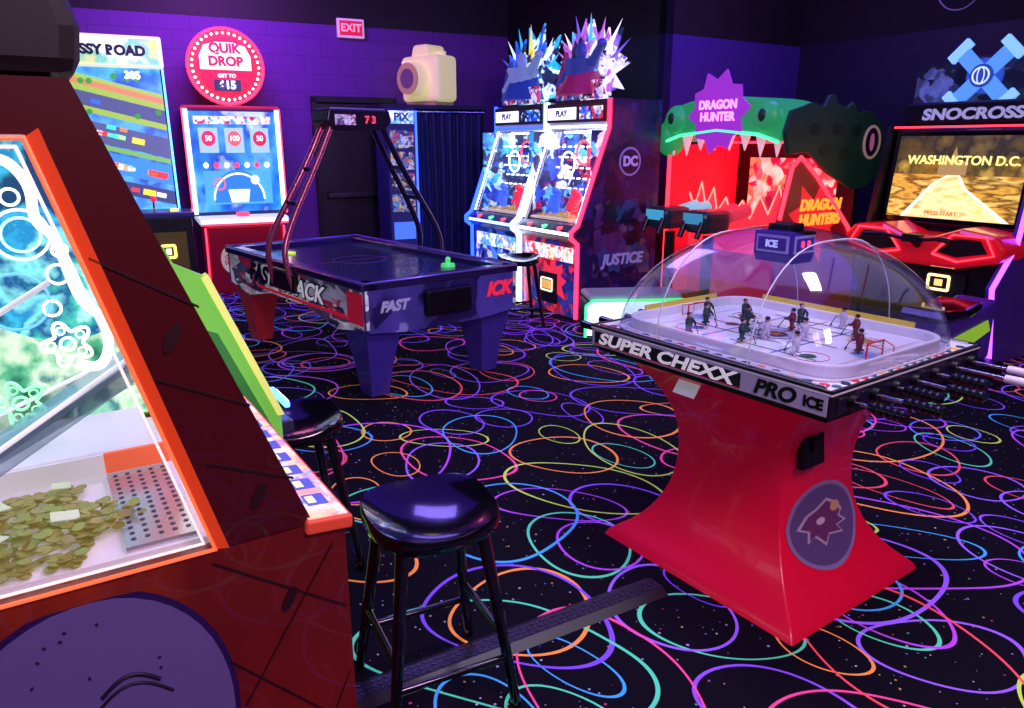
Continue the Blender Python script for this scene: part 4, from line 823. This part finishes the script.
# ------------------------------------------------------------ photo booth
Pb=Obj('photo_booth',(-.95,9.22,0),TB)
NV=M('#141a3c',.6); 
Pb.box('console',(-.45,.05,1.0),(.34,.5,2.0),M('#202a68',.4),.015)
Pb.box('console_marquee',(-.45,-.205,1.90),(.30,.01,.14),art(['#70c0e0','#e8f8ff','#4088c0','#a0e0f0'],12,1.2,'n')); Pb.text('console_text','PIX',(-.45,-.215,1.90),.12,E('#203070',.8),bold=.04)
for i in range(4): Pb.box('photo_frame_%d'%i,(-.45,-.205,1.66-i*.24),(.28,.01,.2),art(['#a04868','#b8a870','#4878a8','#b0b8d8','#303878','#181c40'],12,.8,seed=i),.004)
Pb.box('console_screen',(-.45,-.205,.62),(.26,.01,.2),E('#4878e0',.9)); Pb.box('console_led',(-.275,-.205,1.0),(.02,.02,1.95),E('#3050ff',4))
Pb.box('booth_back',(.18,.6,1.0),(.92,.04,2.0),NV); Pb.box('booth_side_r',(.62,.25,1.0),(.03,.75,2.0),NV); Pb.box('booth_roof',(.0,.25,2.02),(1.28,.78,.05),NV,.01)
Pb.tube('curtain_rail',[(-.28,-.12,1.97),(.62,-.12,1.97)],.015,CHR)
v=[];F=[];n=140
for j in range(9):
    for i in range(n):
        x=-.27+.88*i/(n-1); z=1.96-j*.2125; a=.022+.014*j/8
        v.append((x,-.11+a*math.sin(i*.42+.5*math.sin(j*.5+i*.05))+.01*math.sin(i*.17),z))
for j in range(8):
    for i in range(n-1): F.append([j*n+i,j*n+i+1,(j+1)*n+i+1,(j+1)*n+i])
Pb.mesh('curtain',v,F,M('#1c2450',.7),True)
CR=M('#f4e8a8',.45,0,.42)  # cream paint with a glow added for its brightness, not a lamp
cam_=Pb.sub('giant_camera',(.06,.22,2.05),(0,0,-66))
cam_.box('camera_body',(0,0,.30),(.62,.36,.52),CR,.06); cam_.prism('camera_hump',[(-.16,.54),(-.11,.68),(.11,.68),(.16,.54)],'XZ',-.15,.15,CR,.03)
cam_.cyl('lens_barrel',(0,-.15,.29),(0,-.34,.29),.19,CR,.185); cam_.cyl('lens_ring',(0,-.34,.29),(0,-.36,.29),.175,M('#c8b878',.4,0,.15)); cam_.cyl('lens_glass',(0,-.355,.29),(0,-.365,.29),.11,M('#7a7078',.1,0,.05,coat=.8))
cam_.cyl('shutter_button',(.22,0,.54),(.22,0,.60),.05,CR); cam_.box('camera_flash',(-.2,-.185,.47),(.14,.02,.07),M('#fff8e0',.3,0,.5),.01); cam_.box('stand',(0,0,.03),(.5,.3,.07),M('#c8b880',.5))
Wr=Obj('hanging_cable'); 
Wr.tube('cord',[(3.75,7.25,2.98),(3.82,7.2,2.78),(3.92,7.05,2.72),(4.0,6.95,2.80),(4.08,6.8,3.0)],.006,M('#8a88a0',.5),smooth=True)
# ------------------------------------------------------------ lights
def area(name,loc,rot,size,power,col,sy=None,target=None):
    l=bpy.data.lights.new(name,'AREA'); l.energy=power; l.color=lin(col)[:3]; l.size=size
    if sy: l.shape='RECTANGLE'; l.size_y=sy
    o=bpy.data.objects.new(name,l); COL.objects.link(o); o.location=loc
    if target: o.rotation_euler=(Vector(target)-Vector(loc)).to_track_quat('-Z','Y').to_euler()
    else: o.rotation_euler=[R(a) for a in rot]
area('light_over_hockey',(1.2,2.5,3.6),(0,0,0),.7,62,'#f8ecff')
area('light_hockey_fill',(1.5,-.3,3.3),None,.9,80,'#ffc8ec',target=(1.0,2.5,.4))  # unseen fill lamp added behind the camera to brighten the red pedestal
area('light_entry_left',(-.1,-.6,3.3),None,1.0,28,'#d8b8ff',target=(-.6,1.6,.3))
area('light_middle',(-.8,5.2,3.6),(0,0,0),1.4,60,'#9078ff')
area('light_back_wall',(-2.6,7.3,3.5),(48,0,20),1.2,85,'#b858ff',.5)
area('light_partition',(2.4,6.6,3.65),None,1.0,65,'#8a68ff',target=(2.2,8.3,2.0))
area('light_blacklight_wash',(1.0,4.5,3.7),(0,0,30),5.5,75,'#6038ff')
w=bpy.data.worlds.new('world'); sc.world=w; w.use_nodes=True; w.node_tree.nodes['Background'].inputs[0].default_value=lin('#1a1040'); w.node_tree.nodes['Background'].inputs[1].default_value=.3
# ------------------------------------------------------------ camera
cd=bpy.data.cameras.new('camera'); cd.lens=740/1024*36; cd.sensor_width=36; cd.clip_start=.02
co=bpy.data.objects.new('camera',cd); COL.objects.link(co); co.location=(0,0,1.6); co.rotation_euler=(R(90-15.8),0,0); sc.camera=co
